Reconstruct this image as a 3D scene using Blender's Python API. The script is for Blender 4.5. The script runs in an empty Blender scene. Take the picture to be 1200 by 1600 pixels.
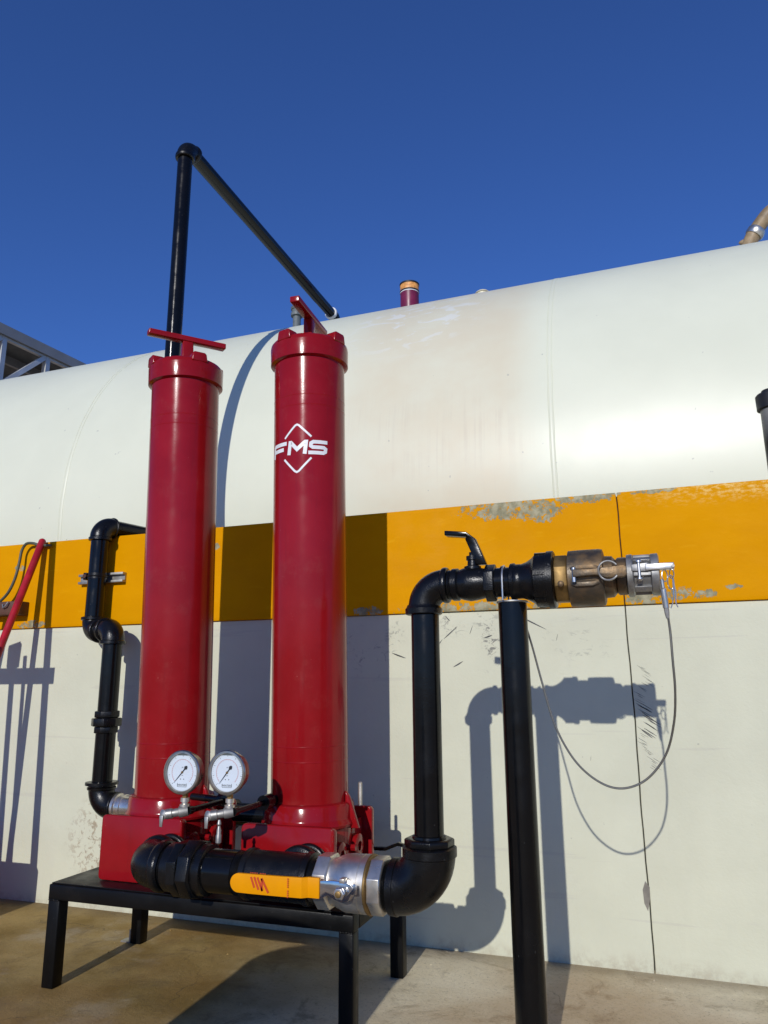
import bpy, bmesh, math, random
from mathutils import Vector, Matrix
random.seed(7)
PI = math.pi
S = bpy.context.scene
C = S.collection

# ------------------------------------------------------------------ camera, sky, sun, exposure
def cam_axes(p, y, r):
    f = Vector((-math.sin(y)*math.cos(p), math.cos(y)*math.cos(p), math.sin(p)))
    rt = Vector((math.cos(y), math.sin(y), 0)); up = rt.cross(f)
    return rt*math.cos(r)+up*math.sin(r), -rt*math.sin(r)+up*math.cos(r), f
CR, CU, CF = cam_axes(*[math.radians(v) for v in (13.183, 19.558, -0.372)])
cd = bpy.data.cameras.new('camera'); cam = bpy.data.objects.new('camera', cd); C.objects.link(cam)
cam.matrix_world = Matrix(((CR.x, CU.x, -CF.x, 0), (CR.y, CU.y, -CF.y, 0), (CR.z, CU.z, -CF.z, 1.0), (0, 0, 0, 1)))
cd.sensor_fit = 'VERTICAL'; cd.sensor_height = 24; cd.lens = 24*1149.6/1600
cd.clip_start = .05; cd.clip_end = 2000
S.camera = cam
SUN = Vector((-0.0403, 0.9254, -0.3769)).normalized()
sl = bpy.data.lights.new('sun', 'SUN'); sl.energy = 3.0; sl.angle = math.radians(.5); sl.color = (1, .975, .93)
so = bpy.data.objects.new('sun', sl); C.objects.link(so); so.rotation_euler = SUN.to_track_quat('-Z', 'Y').to_euler()
so.location = (1, -6, 6)
W = bpy.data.worlds.new('World'); S.world = W; W.use_nodes = True
nt = W.node_tree; nt.nodes.clear()
sk = nt.nodes.new('ShaderNodeTexSky'); sk.sky_type = 'NISHITA'; sk.sun_disc = False
sk.sun_elevation = math.radians(22.1); sk.sun_rotation = math.radians(177.5)
sk.altitude = 900; sk.air_density = 1.0; sk.dust_density = 0; sk.ozone_density = 8
bg = nt.nodes.new('ShaderNodeBackground'); bg.inputs['Strength'].default_value = .1
wo = nt.nodes.new('ShaderNodeOutputWorld')
tint = nt.nodes.new('ShaderNodeMix'); tint.data_type = 'RGBA'; tint.blend_type = 'MULTIPLY'; tint.inputs[0].default_value = 1
tint.inputs[7].default_value = (.88, .98, 1.33, 1)
nt.links.new(sk.outputs[0], tint.inputs[6]); nt.links.new(tint.outputs[2], bg.inputs[0]); nt.links.new(bg.outputs[0], wo.inputs[0])
S.view_settings.view_transform = 'Standard'; S.view_settings.look = 'None'
S.view_settings.exposure = 0; S.view_settings.gamma = 1; S.view_settings.use_curve_mapping = False

# ------------------------------------------------------------------ materials
class M:
    def __init__(s, name, col=(.5, .5, .5), rough=.5, metal=0, coat=0, spec=.5):
        s.m = bpy.data.materials.new(name); s.m.use_nodes = True
        s.t = s.m.node_tree; s.b = s.t.nodes['Principled BSDF']
        s.b.inputs['Base Color'].default_value = (*col, 1); s.b.inputs['Roughness'].default_value = rough
        s.b.inputs['Metallic'].default_value = metal; s.b.inputs['Specular IOR Level'].default_value = spec
        s.b.inputs['Coat Weight'].default_value = coat; s.b.inputs['Coat Roughness'].default_value = .08
        s.co = s.t.nodes.new('ShaderNodeTexCoord').outputs['Object']
        s.bump_in = None
    def n(s, k, **kw):
        x = s.t.nodes.new(k)
        for a, b in kw.items(): setattr(x, a, b)
        return x
    def l(s, a, b): s.t.links.new(a, b)
    def mapped(s, sc, loc=(0, 0, 0)):
        mp = s.n('ShaderNodeMapping'); mp.inputs['Scale'].default_value = sc if hasattr(sc, '__len__') else (sc,)*3
        mp.inputs['Location'].default_value = loc
        s.l(s.co, mp.inputs[0]); return mp.outputs[0]
    def noise(s, sc=5, det=4, rough=.55, stretch=(1, 1, 1), dist=0, loc=(0, 0, 0)):
        x = s.n('ShaderNodeTexNoise'); x.inputs['Scale'].default_value = sc; x.inputs['Detail'].default_value = det
        x.inputs['Roughness'].default_value = rough; x.inputs['Distortion'].default_value = dist
        s.l(s.mapped(stretch, loc), x.inputs['Vector']); return x.outputs['Fac']
    def math(s, op, a, b=None, c=None, clamp=False):
        x = s.n('ShaderNodeMath', operation=op, use_clamp=clamp)
        for i, v in enumerate((a, b, c)):
            if v is None: continue
            if isinstance(v, (int, float)): x.inputs[i].default_value = v
            else: s.l(v, x.inputs[i])
        return x.outputs[0]
    def ramp(s, f, a, b, lo=0, hi=1):
        x = s.n('ShaderNodeMapRange'); x.interpolation_type = 'SMOOTHSTEP'
        s.l(f, x.inputs[0])
        for i, v in zip((1, 2, 3, 4), (a, b, lo, hi)): x.inputs[i].default_value = v
        return x.outputs[0]
    def mix(s, f, a, b):
        x = s.n('ShaderNodeMix', data_type='RGBA')
        if isinstance(f, (int, float)): x.inputs[0].default_value = f
        else: s.l(f, x.inputs[0])
        for i, v in ((6, a), (7, b)):
            if isinstance(v, tuple): x.inputs[i].default_value = (*v, 1)
            else: s.l(v, x.inputs[i])
        return x.outputs[2]
    def xyz(s):
        x = s.n('ShaderNodeSeparateXYZ'); s.l(s.co, x.inputs[0]); return x.outputs
    def blob(s, cx, cz, rx, rz, ax='XZ'):
        o = s.xyz(); i = {'X': 0, 'Y': 1, 'Z': 2}
        u = s.math('DIVIDE', s.math('SUBTRACT', o[i[ax[0]]], cx), rx)
        v = s.math('DIVIDE', s.math('SUBTRACT', o[i[ax[1]]], cz), rz)
        d = s.math('ADD', s.math('MULTIPLY', u, u), s.math('MULTIPLY', v, v))
        return s.ramp(d, 1, .0)
    def color(s, v): s.l(v, s.b.inputs['Base Color']); return s
    def rough(s, v): s.l(v, s.b.inputs['Roughness']); return s
    def bump(s, h, strength=.3, dist=.002):
        x = s.n('ShaderNodeBump'); x.inputs['Strength'].default_value = strength; x.inputs['Distance'].default_value = dist
        s.l(h, x.inputs['Height'])
        if s.bump_in is not None: s.l(s.bump_in, x.inputs['Normal'])
        s.bump_in = x.outputs[0]; s.l(s.bump_in, s.b.inputs['Normal']); return s

def simple(name, col, rough=.4, metal=0, var=.25, sc=30, bump=.1, coat=0, dist=.001):
    m = M(name, col, rough, metal, coat)
    f = m.noise(sc, 5)
    m.color(m.mix(m.ramp(f, .3, .75), tuple(c*(1-var) for c in col), tuple(min(1, c*(1+var)) for c in col)))
    m.rough(m.ramp(m.noise(sc*.6, 4, loc=(3, 1, 2)), .3, .7, max(.03, rough-.08), min(1, rough+.12)))
    if bump: m.bump(m.noise(sc*6, 3), bump, dist)
    return m

# black enamel over pipe, with dust and small rubbed spots
def black(name, rough=.15, orange=.12, dusty=.3, spec=.27):
    m = M(name, (.008, .008, .008), rough, 0, 0, spec)
    d = m.ramp(m.noise(9, 6, .7), .5, .8)
    sp = m.ramp(m.noise(70, 3, .6, loc=(5, 2, 1)), .72, .76)
    c = m.mix(m.math('MULTIPLY', d, dusty*.35), (.004, .004, .004), (.035, .03, .024))
    c = m.mix(m.math('MULTIPLY', sp, .22), c, (.22, .21, .19))
    m.color(c); m.rough(m.ramp(m.noise(14, 5, loc=(1, 1, 4)), .3, .75, rough-.04, rough+.14))
    m.bump(m.noise(26, 3), orange*.5, .004); m.bump(m.noise(230, 3), orange, .0012)
    return m
m_black = black('black_enamel')
m_cast = black('black_cast_fitting', .26, .5, .5, .33)
m_steel_blk = black('black_stand_paint', .34, .25, .7, .2)

m_red = M('red_gloss_paint', (.34, .012, .022), .26, 0, 0, .27)
f = m_red.noise(4, 6, .6)
c = m_red.mix(m_red.ramp(f, .35, .7), (.245, .005, .007), (.295, .007, .010))
sp = m_red.ramp(m_red.noise(95, 2, .5, loc=(4, 4, 4)), .755, .78)
c = m_red.mix(m_red.math('MULTIPLY', sp, .3), c, (.55, .2, .18))
gd = m_red.math('MULTIPLY', m_red.ramp(m_red.noise(6, 8, .75, loc=(3, 3, 8)), .52, .75), .10)
c = m_red.mix(gd, c, (.36, .16, .12))
rn = m_red.math('MULTIPLY', m_red.ramp(m_red.noise(34, 4, .6, stretch=(1, 1, .05), loc=(3, 9, 8)), .56, .72), .14)
c = m_red.mix(rn, c, (.12, .01, .012))
m_red.color(c); m_red.rough(m_red.ramp(m_red.noise(11, 5), .3, .7, .13, .21))
m_red.bump(m_red.noise(7, 2, stretch=(1, 1, .35)), .05, .004); m_red.bump(m_red.noise(160, 2), .12, .0008)
m_white_print = simple('white_decal', (.78, .78, .76), .4, var=.05)

m_nickel = simple('nickel_plate', (.66, .62, .54), .33, .9, var=.2, sc=18, bump=.15)
m_chrome = simple('stainless_steel', (.60, .58, .54), .3, .9, var=.08, sc=20, bump=.05)
m_zinc = simple('zinc_plated_steel', (.36, .35, .32), .5, .8, var=.2, sc=25, bump=.2)
m_polish = simple('polished_lever_steel', (.62, .62, .62), .16, 1, var=.1, sc=20, bump=.05)
m_bezel = simple('gauge_bezel_steel', (.42, .38, .32), .27, 1, var=.2, sc=20, bump=.05)
m_brass = simple('brass_ring', (.26, .165, .06), .48, .8, var=.3, sc=25, bump=.2)
m_bronze = M('weathered_bronze', (.16, .12, .075), .5, .75)
fz = m_bronze.ramp(m_bronze.noise(14, 6, .65), .35, .68)
m_bronze.color(m_bronze.mix(fz, (.10, .085, .065), (.24, .15, .07)))
m_bronze.rough(m_bronze.ramp(m_bronze.noise(30, 4), .3, .7, .38, .62)); m_bronze.bump(m_bronze.noise(180, 4), .35, .0015)
m_alu = simple('cast_aluminium', (.30, .295, .28), .5, .75, var=.25, sc=30, bump=.25)
m_yel_h = simple('yellow_handle_sleeve', (.80, .31, .0), .45, 0, var=.06, sc=12, bump=.06)
m_yel_h.b.inputs['Specular IOR Level'].default_value = .15
m_redprint = simple('red_print', (.55, .06, .01), .5, var=.05)
m_dial = simple('gauge_dial', (.62, .68, .72), .5, var=.03, sc=10, bump=0)
m_ink = simple('black_ink', (.012, .012, .012), .5, var=.05, bump=0)
m_redink = simple('pale_red_ink', (.5, .16, .14), .5, var=.05, bump=0)
m_glass = M('gauge_glass', (1, 1, 1), .03); m_glass.b.inputs['Transmission Weight'].default_value = 1; m_glass.b.inputs['IOR'].default_value = 1.15
m_rubber = simple('black_rubber', (.012, .012, .013), .55, sc=30)
m_cable_g = simple('grey_green_cable', (.075, .08, .05), .5, sc=30)
m_wire = M('steel_wire_rope', (.22, .21, .18), .45, .85)
wv = m_wire.n('ShaderNodeTexWave'); wv.inputs['Scale'].default_value = 130; m_wire.l(m_wire.mapped((1, .3, 1)), wv.inputs['Vector'])
m_wire.color(m_wire.mix(wv.outputs['Fac'], (.12, .12, .10), (.38, .37, .33))); m_wire.bump(wv.outputs['Fac'], .6, .001)
m_pole = simple('red_pole_paint', (.42, .012, .02), .35, sc=15, bump=.2)
m_rustb = simple('brown_primer', (.09, .035, .018), .6, sc=20, bump=.3)
m_maroon = simple('maroon_paint', (.17, .015, .05), .35, sc=10)
m_orange = simple('orange_tape', (.75, .33, .08), .5, var=.3, sc=40)
m_greyv = simple('grey_cast_vent', (.13, .15, .15), .55, sc=25)
m_bhose = simple('tan_painted_pipe', (.30, .21, .11), .5, var=.3, sc=14)
m_gal = simple('galvanised_steel', (.58, .58, .55), .5, .2, var=.12, sc=4)
m_fascia = simple('grey_roof_fascia', (.26, .26, .25), .5, 0, var=.1, sc=3)
m_soffit = simple('dark_roof_sheet', (.10, .11, .11), .6, sc=4)
m_drum = simple('blue_drum_paint', (.03, .10, .25), .35, sc=6)
m_wood = simple('wooden_handle', (.3, .18, .08), .6, sc=20)

# white tank paint: beige dust stain between two sheets, runs, scuffs
m_tank = M('white_tank_paint', (.74, .76, .69), .34, 0, 0)
o = m_tank.xyz()
n1 = m_tank.noise(1.3, 6, .6)
base = m_tank.mix(m_tank.ramp(n1, .3, .7), (.70, .705, .54), (.745, .75, .575))
nn = m_tank.math('MULTIPLY', m_tank.math('SUBTRACT', m_tank.noise(7, 5), .5), .16)
xe = m_tank.math('ADD', o[0], nn)
st = m_tank.math('MULTIPLY', m_tank.ramp(xe, -1.95, -1.4), m_tank.ramp(m_tank.math('ADD', o[0], m_tank.math('MULTIPLY', nn, .5)), -.42, -.72))
st2 = m_tank.ramp(m_tank.noise(1.8, 6, .65, loc=(7, 1, 1)), .25, .65, .45, 1)
st = m_tank.math('MULTIPLY', st, st2)
base = m_tank.mix(m_tank.math('MULTIPLY', st, .85), base, (.68, .60, .42))
sc_ = m_tank.math('MULTIPLY', m_tank.ramp(m_tank.noise(5, 5, .65, stretch=(1, 1.8, 2.5), dist=.8), .54, .575), m_tank.blob(-1.32, 3.45, .6, .5))
sc_ = m_tank.math('MULTIPLY', sc_, .7)
base = m_tank.mix(sc_, base, (.74, .75, .69))
dr = m_tank.math('MULTIPLY', m_tank.ramp(m_tank.noise(55, 3, .6, stretch=(1, .012, .02)), .47, .62), m_tank.math('MULTIPLY', m_tank.ramp(o[2], 2.80, 2.5), m_tank.ramp(o[2], 1.9, 2.35)))
dr = m_tank.math('MULTIPLY', dr, m_tank.ramp(m_tank.noise(4, 3, loc=(2, 2, 2)), .35, .65))
base = m_tank.mix(m_tank.math('MULTIPLY', m_tank.math('MULTIPLY', dr, st), .2), base, (.45, .36, .27))
sp = m_tank.ramp(m_tank.noise(24, 2, .4, loc=(9, 3, 5)), .765, .80)
base = m_tank.mix(m_tank.math('MULTIPLY', sp, .5), base, (.33, .32, .28))
m_tank.color(base); m_tank.rough(m_tank.ramp(m_tank.noise(6, 4, loc=(2, 8, 1)), .3, .7, .385, .415))
m_tank.bump(m_tank.noise(1.1, 2, stretch=(1.4, 1, 1)), .07, .02); m_tank.bump(m_tank.noise(120, 3), .08, .001)

# wall: off white masonry paint
m_wall = M('white_wall_paint', (.72, .70, .64), .7, spec=.15)
o = m_wall.xyz()
b = m_wall.mix(m_wall.ramp(m_wall.noise(2.2, 6, .6), .3, .7), (.58, .575, .43), (.64, .635, .475))
b = m_wall.mix(m_wall.math('MULTIPLY', m_wall.ramp(m_wall.noise(3, 7, .7, stretch=(1, 1, .35), loc=(3, 0, 7)), .52, .75), .3), b, (.56, .53, .46))
# scuffs behind the riser
sA = m_wall.math('MULTIPLY', m_wall.ramp(m_wall.noise(22, 7, .75, stretch=(1, 1, 1.4), dist=1.2), .53, .61), m_wall.blob(-.74, 1.17, .30, .17))
sB = m_wall.math('MULTIPLY', m_wall.ramp(m_wall.noise(26, 6, .7, stretch=(1, 1, 1.4), dist=1.5, loc=(4, 4, 4)), .54, .62), m_wall.blob(-1.05, 1.15, .34, .20))
sC = m_wall.math('MULTIPLY', m_wall.ramp(m_wall.noise(20, 6, .75, stretch=(1, 1, 2.2), dist=1, loc=(9, 4, 4)), .55, .64), m_wall.blob(-.35, 1.16, .30, .14))
msk = m_wall.ramp(m_wall.noise(6, 3, .5, loc=(6, 2, 9)), .46, .62)
for sx, k in ((sA, .85), (sB, .6), (sC, .4)): sx = m_wall.math('MULTIPLY', sx, msk); b = m_wall.mix(m_wall.math('MULTIPLY', sx, k), b, (.13, .125, .12))
# rusty flaking near the left elbow
sR = m_wall.math('MULTIPLY', m_wall.ramp(m_wall.noise(28, 7, .75, dist=.6, loc=(1, 7, 3)), .515, .58), m_wall.blob(-2.50, .29, .24, .24))
b = m_wall.mix(m_wall.math('MULTIPLY', sR, .7), b, (.26, .17, .10))
# long faint horizontal trowel lines
hl = m_wall.ramp(m_wall.noise(3.5, 3, .5, stretch=(.35, 1, 9), dist=.5, loc=(2, 5, 6)), .66, .70)
b = m_wall.mix(m_wall.math('MULTIPLY', hl, .22), b, (.45, .42, .36))
# splash dirt at the foot
g = m_wall.math('MULTIPLY', m_wall.ramp(m_wall.math('ADD', o[2], m_wall.math('MULTIPLY', m_wall.noise(5, 6), .12)), .13, .05), m_wall.ramp(m_wall.noise(17, 8, .78), .40, .62))
b = m_wall.mix(m_wall.math('MULTIPLY', g, .5), b, (.36, .30, .21))
pk = m_wall.ramp(m_wall.noise(48, 2, .4, loc=(4, 3, 5)), .755, .79)
b = m_wall.mix(m_wall.math('MULTIPLY', pk, .45), b, (.25, .24, .21))
m_wall.color(b); m_wall.bump(m_wall.noise(5, 7, .7), .45, .008); m_wall.bump(m_wall.noise(90, 4), .35, .0016)

# yellow band with chipped spots showing grey concrete
m_band = M('yellow_band_paint', (.72, .32, .0), .5, spec=.03)
o = m_band.xyz()
b = m_band.mix(m_band.ramp(m_band.noise(2.6, 6, .6, stretch=(1, 1, 2)), .3, .72), (.65, .27, .0), (.71, .305, .0))
b = m_band.mix(m_band.math('MULTIPLY', m_band.ramp(m_band.noise(14, 6, .7, stretch=(.5, 1, 2)), .58, .72), .35), b, (.80, .40, .01))
def chips(b, spots, sc, loc, thr=.5):
    acc = None
    for cx, cz, rx, rz in spots:
        k = m_band.blob(cx, cz, rx, rz); acc = k if acc is None else m_band.math('MAXIMUM', acc, k)
    t = m_band.math('ADD', m_band.noise(sc, 8, .72, loc=loc, dist=.4), m_band.math('MULTIPLY', acc, .15))
    return m_band.ramp(m_band.math('MULTIPLY', t, m_band.math('GREATER_THAN', acc, .01)), thr+.07, thr+.095)
c1 = chips(b, [(-.56, 1.725, .22, .055), (-.40, 1.70, .13, .06), (-.19, 1.745, .16, .03), (.06, 1.745, .1, .012),
               (-.80, 1.30, .25, .05), (-.55, 1.31, .25, .035), (.10, 1.33, .10, .035), (-.02, 1.32, .09, .04), (.215, 1.325, .05, .022), (.31, 1.35, .05, .012),
               (-3.02, 1.315, .12, .025), (-3.16, 1.62, .04, .02), (-1.17, 1.31, .09, .03), (-1.95, 1.66, .03, .02)], 38, (0, 0, 0), .5)
b = m_band.mix(c1, b, m_band.mix(m_band.ramp(m_band.noise(40, 4), .3, .7), (.24, .22, .13), (.42, .38, .24)))
rt = m_band.math('MULTIPLY', m_band.ramp(m_band.noise(60, 6, .75, stretch=(.7, 1, 1.5)), .46, .62), m_band.math('MULTIPLY', m_band.ramp(o[2], 1.66, 1.74), m_band.ramp(o[0], -.15, .35)))
b = m_band.mix(m_band.math('MULTIPLY', rt, .75), b, (.86, .62, .22))
m_band.color(b); m_band.rough(m_band.ramp(m_band.noise(9, 4), .3, .7, .4, .6))
m_band.bump(m_band.math('SUBTRACT', 1, c1), .5, .002); m_band.bump(m_band.noise(14, 5, stretch=(.6, 1, 1.6)), .3, .005); m_band.bump(m_band.noise(110, 3), .25, .0012)
m_edge = simple('bare_concrete', (.22, .2, .16), .8, sc=20, bump=.3)
m_gap = simple('dark_joint', (.03, .028, .024), .9)

# concrete slab
m_slab = M('concrete_slab', (.4, .32, .2), .8, spec=.1)
o = m_slab.xyz()
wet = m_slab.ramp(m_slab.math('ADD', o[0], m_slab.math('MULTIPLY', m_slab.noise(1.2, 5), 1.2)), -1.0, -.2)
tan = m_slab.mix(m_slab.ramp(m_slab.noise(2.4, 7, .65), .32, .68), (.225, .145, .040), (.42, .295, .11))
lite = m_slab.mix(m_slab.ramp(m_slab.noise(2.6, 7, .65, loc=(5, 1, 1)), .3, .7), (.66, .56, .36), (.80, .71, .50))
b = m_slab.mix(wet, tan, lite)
sl_ = m_slab.math('MULTIPLY', m_slab.ramp(m_slab.noise(5, 8, .75, loc=(8, 2, 1), dist=.5), .5, .68), .55)
b = m_slab.mix(sl_, b, (.15, .105, .055))
pt = m_slab.math('MULTIPLY', m_slab.ramp(m_slab.noise(3.3, 7, .6, loc=(12, 3, 1)), .55, .68), .4)
b = m_slab.mix(pt, b, (.52, .44, .30))
or_ = m_slab.math('MULTIPLY', m_slab.ramp(m_slab.noise(1.1, 4, .5, loc=(3, 6, 1)), .45, .65), .45)
b = m_slab.mix(or_, b, (.36, .19, .06))
gr = m_slab.math('MULTIPLY', m_slab.ramp(m_slab.noise(85, 6, .85), .53, .66), .6)
b = m_slab.mix(gr, b, (.12, .095, .06))
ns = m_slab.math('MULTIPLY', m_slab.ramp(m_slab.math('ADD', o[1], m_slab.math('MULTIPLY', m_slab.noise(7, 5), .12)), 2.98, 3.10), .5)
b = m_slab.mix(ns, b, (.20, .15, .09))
ck = m_slab.n('ShaderNodeTexVoronoi', feature='DISTANCE_TO_EDGE'); ck.inputs['Scale'].default_value = 1.15
wr = m_slab.n('ShaderNodeVectorMath', operation='ADD'); m_slab.l(m_slab.co, wr.inputs[0])
nz = m_slab.n('ShaderNodeTexNoise'); nz.inputs['Scale'].default_value = 5; nz.inputs['Detail'].default_value = 6; m_slab.l(m_slab.co, nz.inputs[0])
vs_ = m_slab.n('ShaderNodeVectorMath', operation='SCALE'); vs_.inputs['Scale'].default_value = .35; m_slab.l(nz.outputs['Color'], vs_.inputs[0])
m_slab.l(vs_.outputs[0], wr.inputs[1]); m_slab.l(wr.outputs[0], ck.inputs['Vector'])
ckm = m_slab.math('MULTIPLY', m_slab.ramp(ck.outputs['Distance'], .006, .0), m_slab.ramp(m_slab.noise(2, 3, loc=(1, 9, 3)), .45, .6))
b = m_slab.mix(m_slab.math('MULTIPLY', ckm, .7), b, (.08, .06, .04))
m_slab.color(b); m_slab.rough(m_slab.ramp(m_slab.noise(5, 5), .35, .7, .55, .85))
m_slab.bump(m_slab.noise(6, 6, .65), .4, .012); m_slab.bump(m_slab.noise(70, 6, .8), .7, .004)
m_soil = M('sandy_soil', (.36, .25, .14), .9)
b = m_soil.mix(m_soil.ramp(m_soil.noise(.5, 8, .7), .35, .65), (.40, .27, .15), (.52, .40, .26))
m_soil.color(b); m_soil.bump(m_soil.noise(20, 6), .5, .02)

# ------------------------------------------------------------------ mesh builder
def frame(d):
    d = Vector(d).normalized(); a = Vector((0, 0, 1)) if abs(d.z) < .9 else Vector((1, 0, 0))
    u = a.cross(d).normalized(); v = d.cross(u); return u, v, d
class MB:
    def __init__(s): s.v = []; s.f = []
    def add(s, vs, fs):
        k = len(s.v); s.v += [tuple(p) for p in vs]; s.f += [tuple(i+k for i in f) for f in fs]; return s
    def box(s, lo, hi, rot=None, piv=None):
        vs = [Vector((x, y, z)) for x in (lo[0], hi[0]) for y in (lo[1], hi[1]) for z in (lo[2], hi[2])]
        if rot is not None: piv = Vector(piv or (0, 0, 0)); vs = [rot @ (p-piv)+piv for p in vs]
        return s.add(vs, [(0, 1, 3, 2), (4, 6, 7, 5), (0, 4, 5, 1), (2, 3, 7, 6), (0, 2, 6, 4), (1, 5, 7, 3)])
    def rev(s, o, d, prof, n=40, caps=True, ph=0):
        """prof: list of (t, r) along axis d from origin o"""
        u, v, d = frame(d); o = Vector(o); vs = []; fs = []
        for t, r in prof:
            for i in range(n):
                a = ph+2*PI*i/n; vs.append(o+d*t+(u*math.cos(a)+v*math.sin(a))*r)
        for j in range(len(prof)-1):
            for i in range(n):
                k = (i+1) % n; fs.append((j*n+i, j*n+k, (j+1)*n+k, (j+1)*n+i))
        if caps:
            fs.append(tuple(reversed(range(n)))); fs.append(tuple((len(prof)-1)*n+i for i in range(n)))
        return s.add(vs, fs)
    def path(s, pts, r, n=24, caps=True, closed=False):
        pts = [Vector(p) for p in pts]; N = len(pts); rs = r if hasattr(r, '__len__') else [r]*N
        vs = []; fs = []; u = None
        for i, p in enumerate(pts):
            if closed: t = pts[(i+1) % N]-pts[i-1]
            else: t = pts[min(i+1, N-1)]-pts[max(i-1, 0)]
            t.normalize()
            if u is None: u, v, _ = frame(t)
            else: u = (u-t*u.dot(t)).normalized()
            v = t.cross(u)
            for k in range(n):
                a = 2*PI*k/n; vs.append(p+(u*math.cos(a)+v*math.sin(a))*rs[i])
        m = N if closed else N-1
        for j in range(m):
            for i in range(n):
                k = (i+1) % n; jj = (j+1) % N; fs.append((j*n+i, j*n+k, jj*n+k, jj*n+i))
        if caps and not closed:
            fs.append(tuple(reversed(range(n)))); fs.append(tuple((N-1)*n+i for i in range(n)))
        return s.add(vs, fs)
    def elbow(s, c, d1, d2, R, r, n=32, ext=.0, steps=14):
        """tube turning from direction -d1 (arrives from c+d1) to c+d2"""
        c = Vector(c); d1 = Vector(d1).normalized(); d2 = Vector(d2).normalized()
        ctr = c+d1*R+d2*R; pts = []
        if ext: pts.append(c+d1*(R+ext))
        for i in range(steps+1):
            a = PI/2*i/steps; pts.append(ctr-d2*R*math.cos(a)-d1*R*math.sin(a))
        if ext: pts.append(c+d2*(R+ext))
        return s.path(pts, r, n)
    def extr(s, poly, o, ex, ey, ez, th):
        """2D polygon in plane (ex,ey) at o extruded by th along ez"""
        o = Vector(o); ex = Vector(ex); ey = Vector(ey); ez = Vector(ez); n = len(poly)
        vs = [o+ex*x+ey*y for x, y in poly]+[o+ex*x+ey*y+ez*th for x, y in poly]
        fs = [tuple(reversed(range(n))), tuple(range(n, 2*n))]+[(i, (i+1) % n, n+(i+1) % n, n+i) for i in range(n)]
        return s.add(vs, fs)
    def build(s, name, mat, parent=None, bevel=0, seg=2, ang=35, sharp=True):
        bm = bmesh.new()
        for p in s.v: bm.verts.new(p)
        bm.verts.ensure_lookup_table()
        for f in s.f:
            try: bm.faces.new([bm.verts[i] for i in f])
            except ValueError: pass
        bmesh.ops.recalc_face_normals(bm, faces=bm.faces[:])
        if bevel:
            es = [e for e in bm.edges if len(e.link_faces) == 2 and e.calc_face_angle(0) > math.radians(ang)]
            bmesh.ops.bevel(bm, geom=es, offset=bevel, segments=seg, affect='EDGES', profile=.5, clamp_overlap=True)
        for f in bm.faces: f.smooth = True
        for e in bm.edges:
            if len(e.link_faces) == 2 and e.calc_face_angle(0) > math.radians(ang if not bevel else 50): e.smooth = False
        me = bpy.data.meshes.new(name); bm.to_mesh(me); bm.free()
        me.materials.append(mat.m if isinstance(mat, M) else mat)
        ob = bpy.data.objects.new(name, me); C.objects.link(ob)
        if parent is not None:
            ob.parent = parent
            ob.matrix_parent_inverse = Matrix.Identity(4)
            # geometry is written in world coordinates: bring it to the parent's frame
            if parent.get('_w'):
                me.transform(Matrix.Translation(-Vector(parent['_w'])))
                ob['_w'] = list(parent['_w'])
        return ob
def thing(name, label, cat, loc=(0, 0, 0), group=None):
    e = bpy.data.objects.new(name, None); C.objects.link(e); e.location = loc; e.empty_display_size = .1
    e['label'] = label; e['category'] = cat; e['_w'] = list(loc)
    if group: e['group'] = group
    return e
def solo(ob, label, cat, group=None):
    ob['label'] = label; ob['category'] = cat
    if group: ob['group'] = group
    return ob
def rrect(w, h, r, n=6):
    out = []
    for cx, cy, a0 in ((w/2-r, h/2-r, 0), (-w/2+r, h/2-r, 90), (-w/2+r, -h/2+r, 180), (w/2-r, -h/2+r, 270)):
        for i in range(n+1):
            a = math.radians(a0+90*i/n); out.append((cx+r*math.cos(a), cy+r*math.sin(a)))
    return out
X = Vector((1, 0, 0)); Y = Vector((0, 1, 0)); Z = Vector((0, 0, 1))
def ring(c, d, w, r, rin=None):
    """a rolled collar profile for fittings centred at c"""
    return MB().rev(Vector(c)-Vector(d)*w/2, d, [(0, r*.9), (w*.12, r*.97), (w*.3, r), (w*.7, r), (w*.88, r*.97), (w, r*.9)])
def thread(o, d, L, r, pitch=.004):
    n = max(2, int(L/pitch)); pr = []
    for i in range(n): pr += [(i*L/n, r), ((i+.5)*L/n, r*1.035)]
    pr.append((L, r)); return MB().rev(o, d, pr, 36)
def smooth_path(pts, k=8):
    P = [Vector(p) for p in pts]; out = []
    for i in range(len(P)-1):
        a = P[max(i-1, 0)]; b = P[i]; c = P[i+1]; d = P[min(i+2, len(P)-1)]
        for j in range(k):
            t = j/k
            out.append(.5*((2*b)+(c-a)*t+(2*a-5*b+4*c-d)*t*t+(3*b-a-3*c+d)*t**3))
    out.append(P[-1]); return out

# ------------------------------------------------------------------ setting
g = MB()
g.add([(-400, -400, -.03), (400, -400, -.03), (400, 600, -.03), (-400, 600, -.03)], [(0, 1, 2, 3)])
g = g.build('ground', m_soil); g['kind'] = 'structure'
sb = MB()
nx, ny = 60, 10
def slab_edge(x): return 1.955+.012*math.sin(x*5)+.008*math.sin(x*17+1)
row = [(-7+14*i/nx) for i in range(nx+1)]
vs = [(x, slab_edge(x), 0) for x in row]+[(x, 9.0, 0) for x in row]+[(x, slab_edge(x)-.012, -.029) for x in row]
fs = [(i, i+1, nx+2+i, nx+1+i) for i in range(nx)]+[(2*nx+2+i, 2*nx+3+i, i+1, i) for i in range(nx)]
sb = sb.add(vs, fs).build('concrete_slab', m_slab); sb['kind'] = 'structure'
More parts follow.
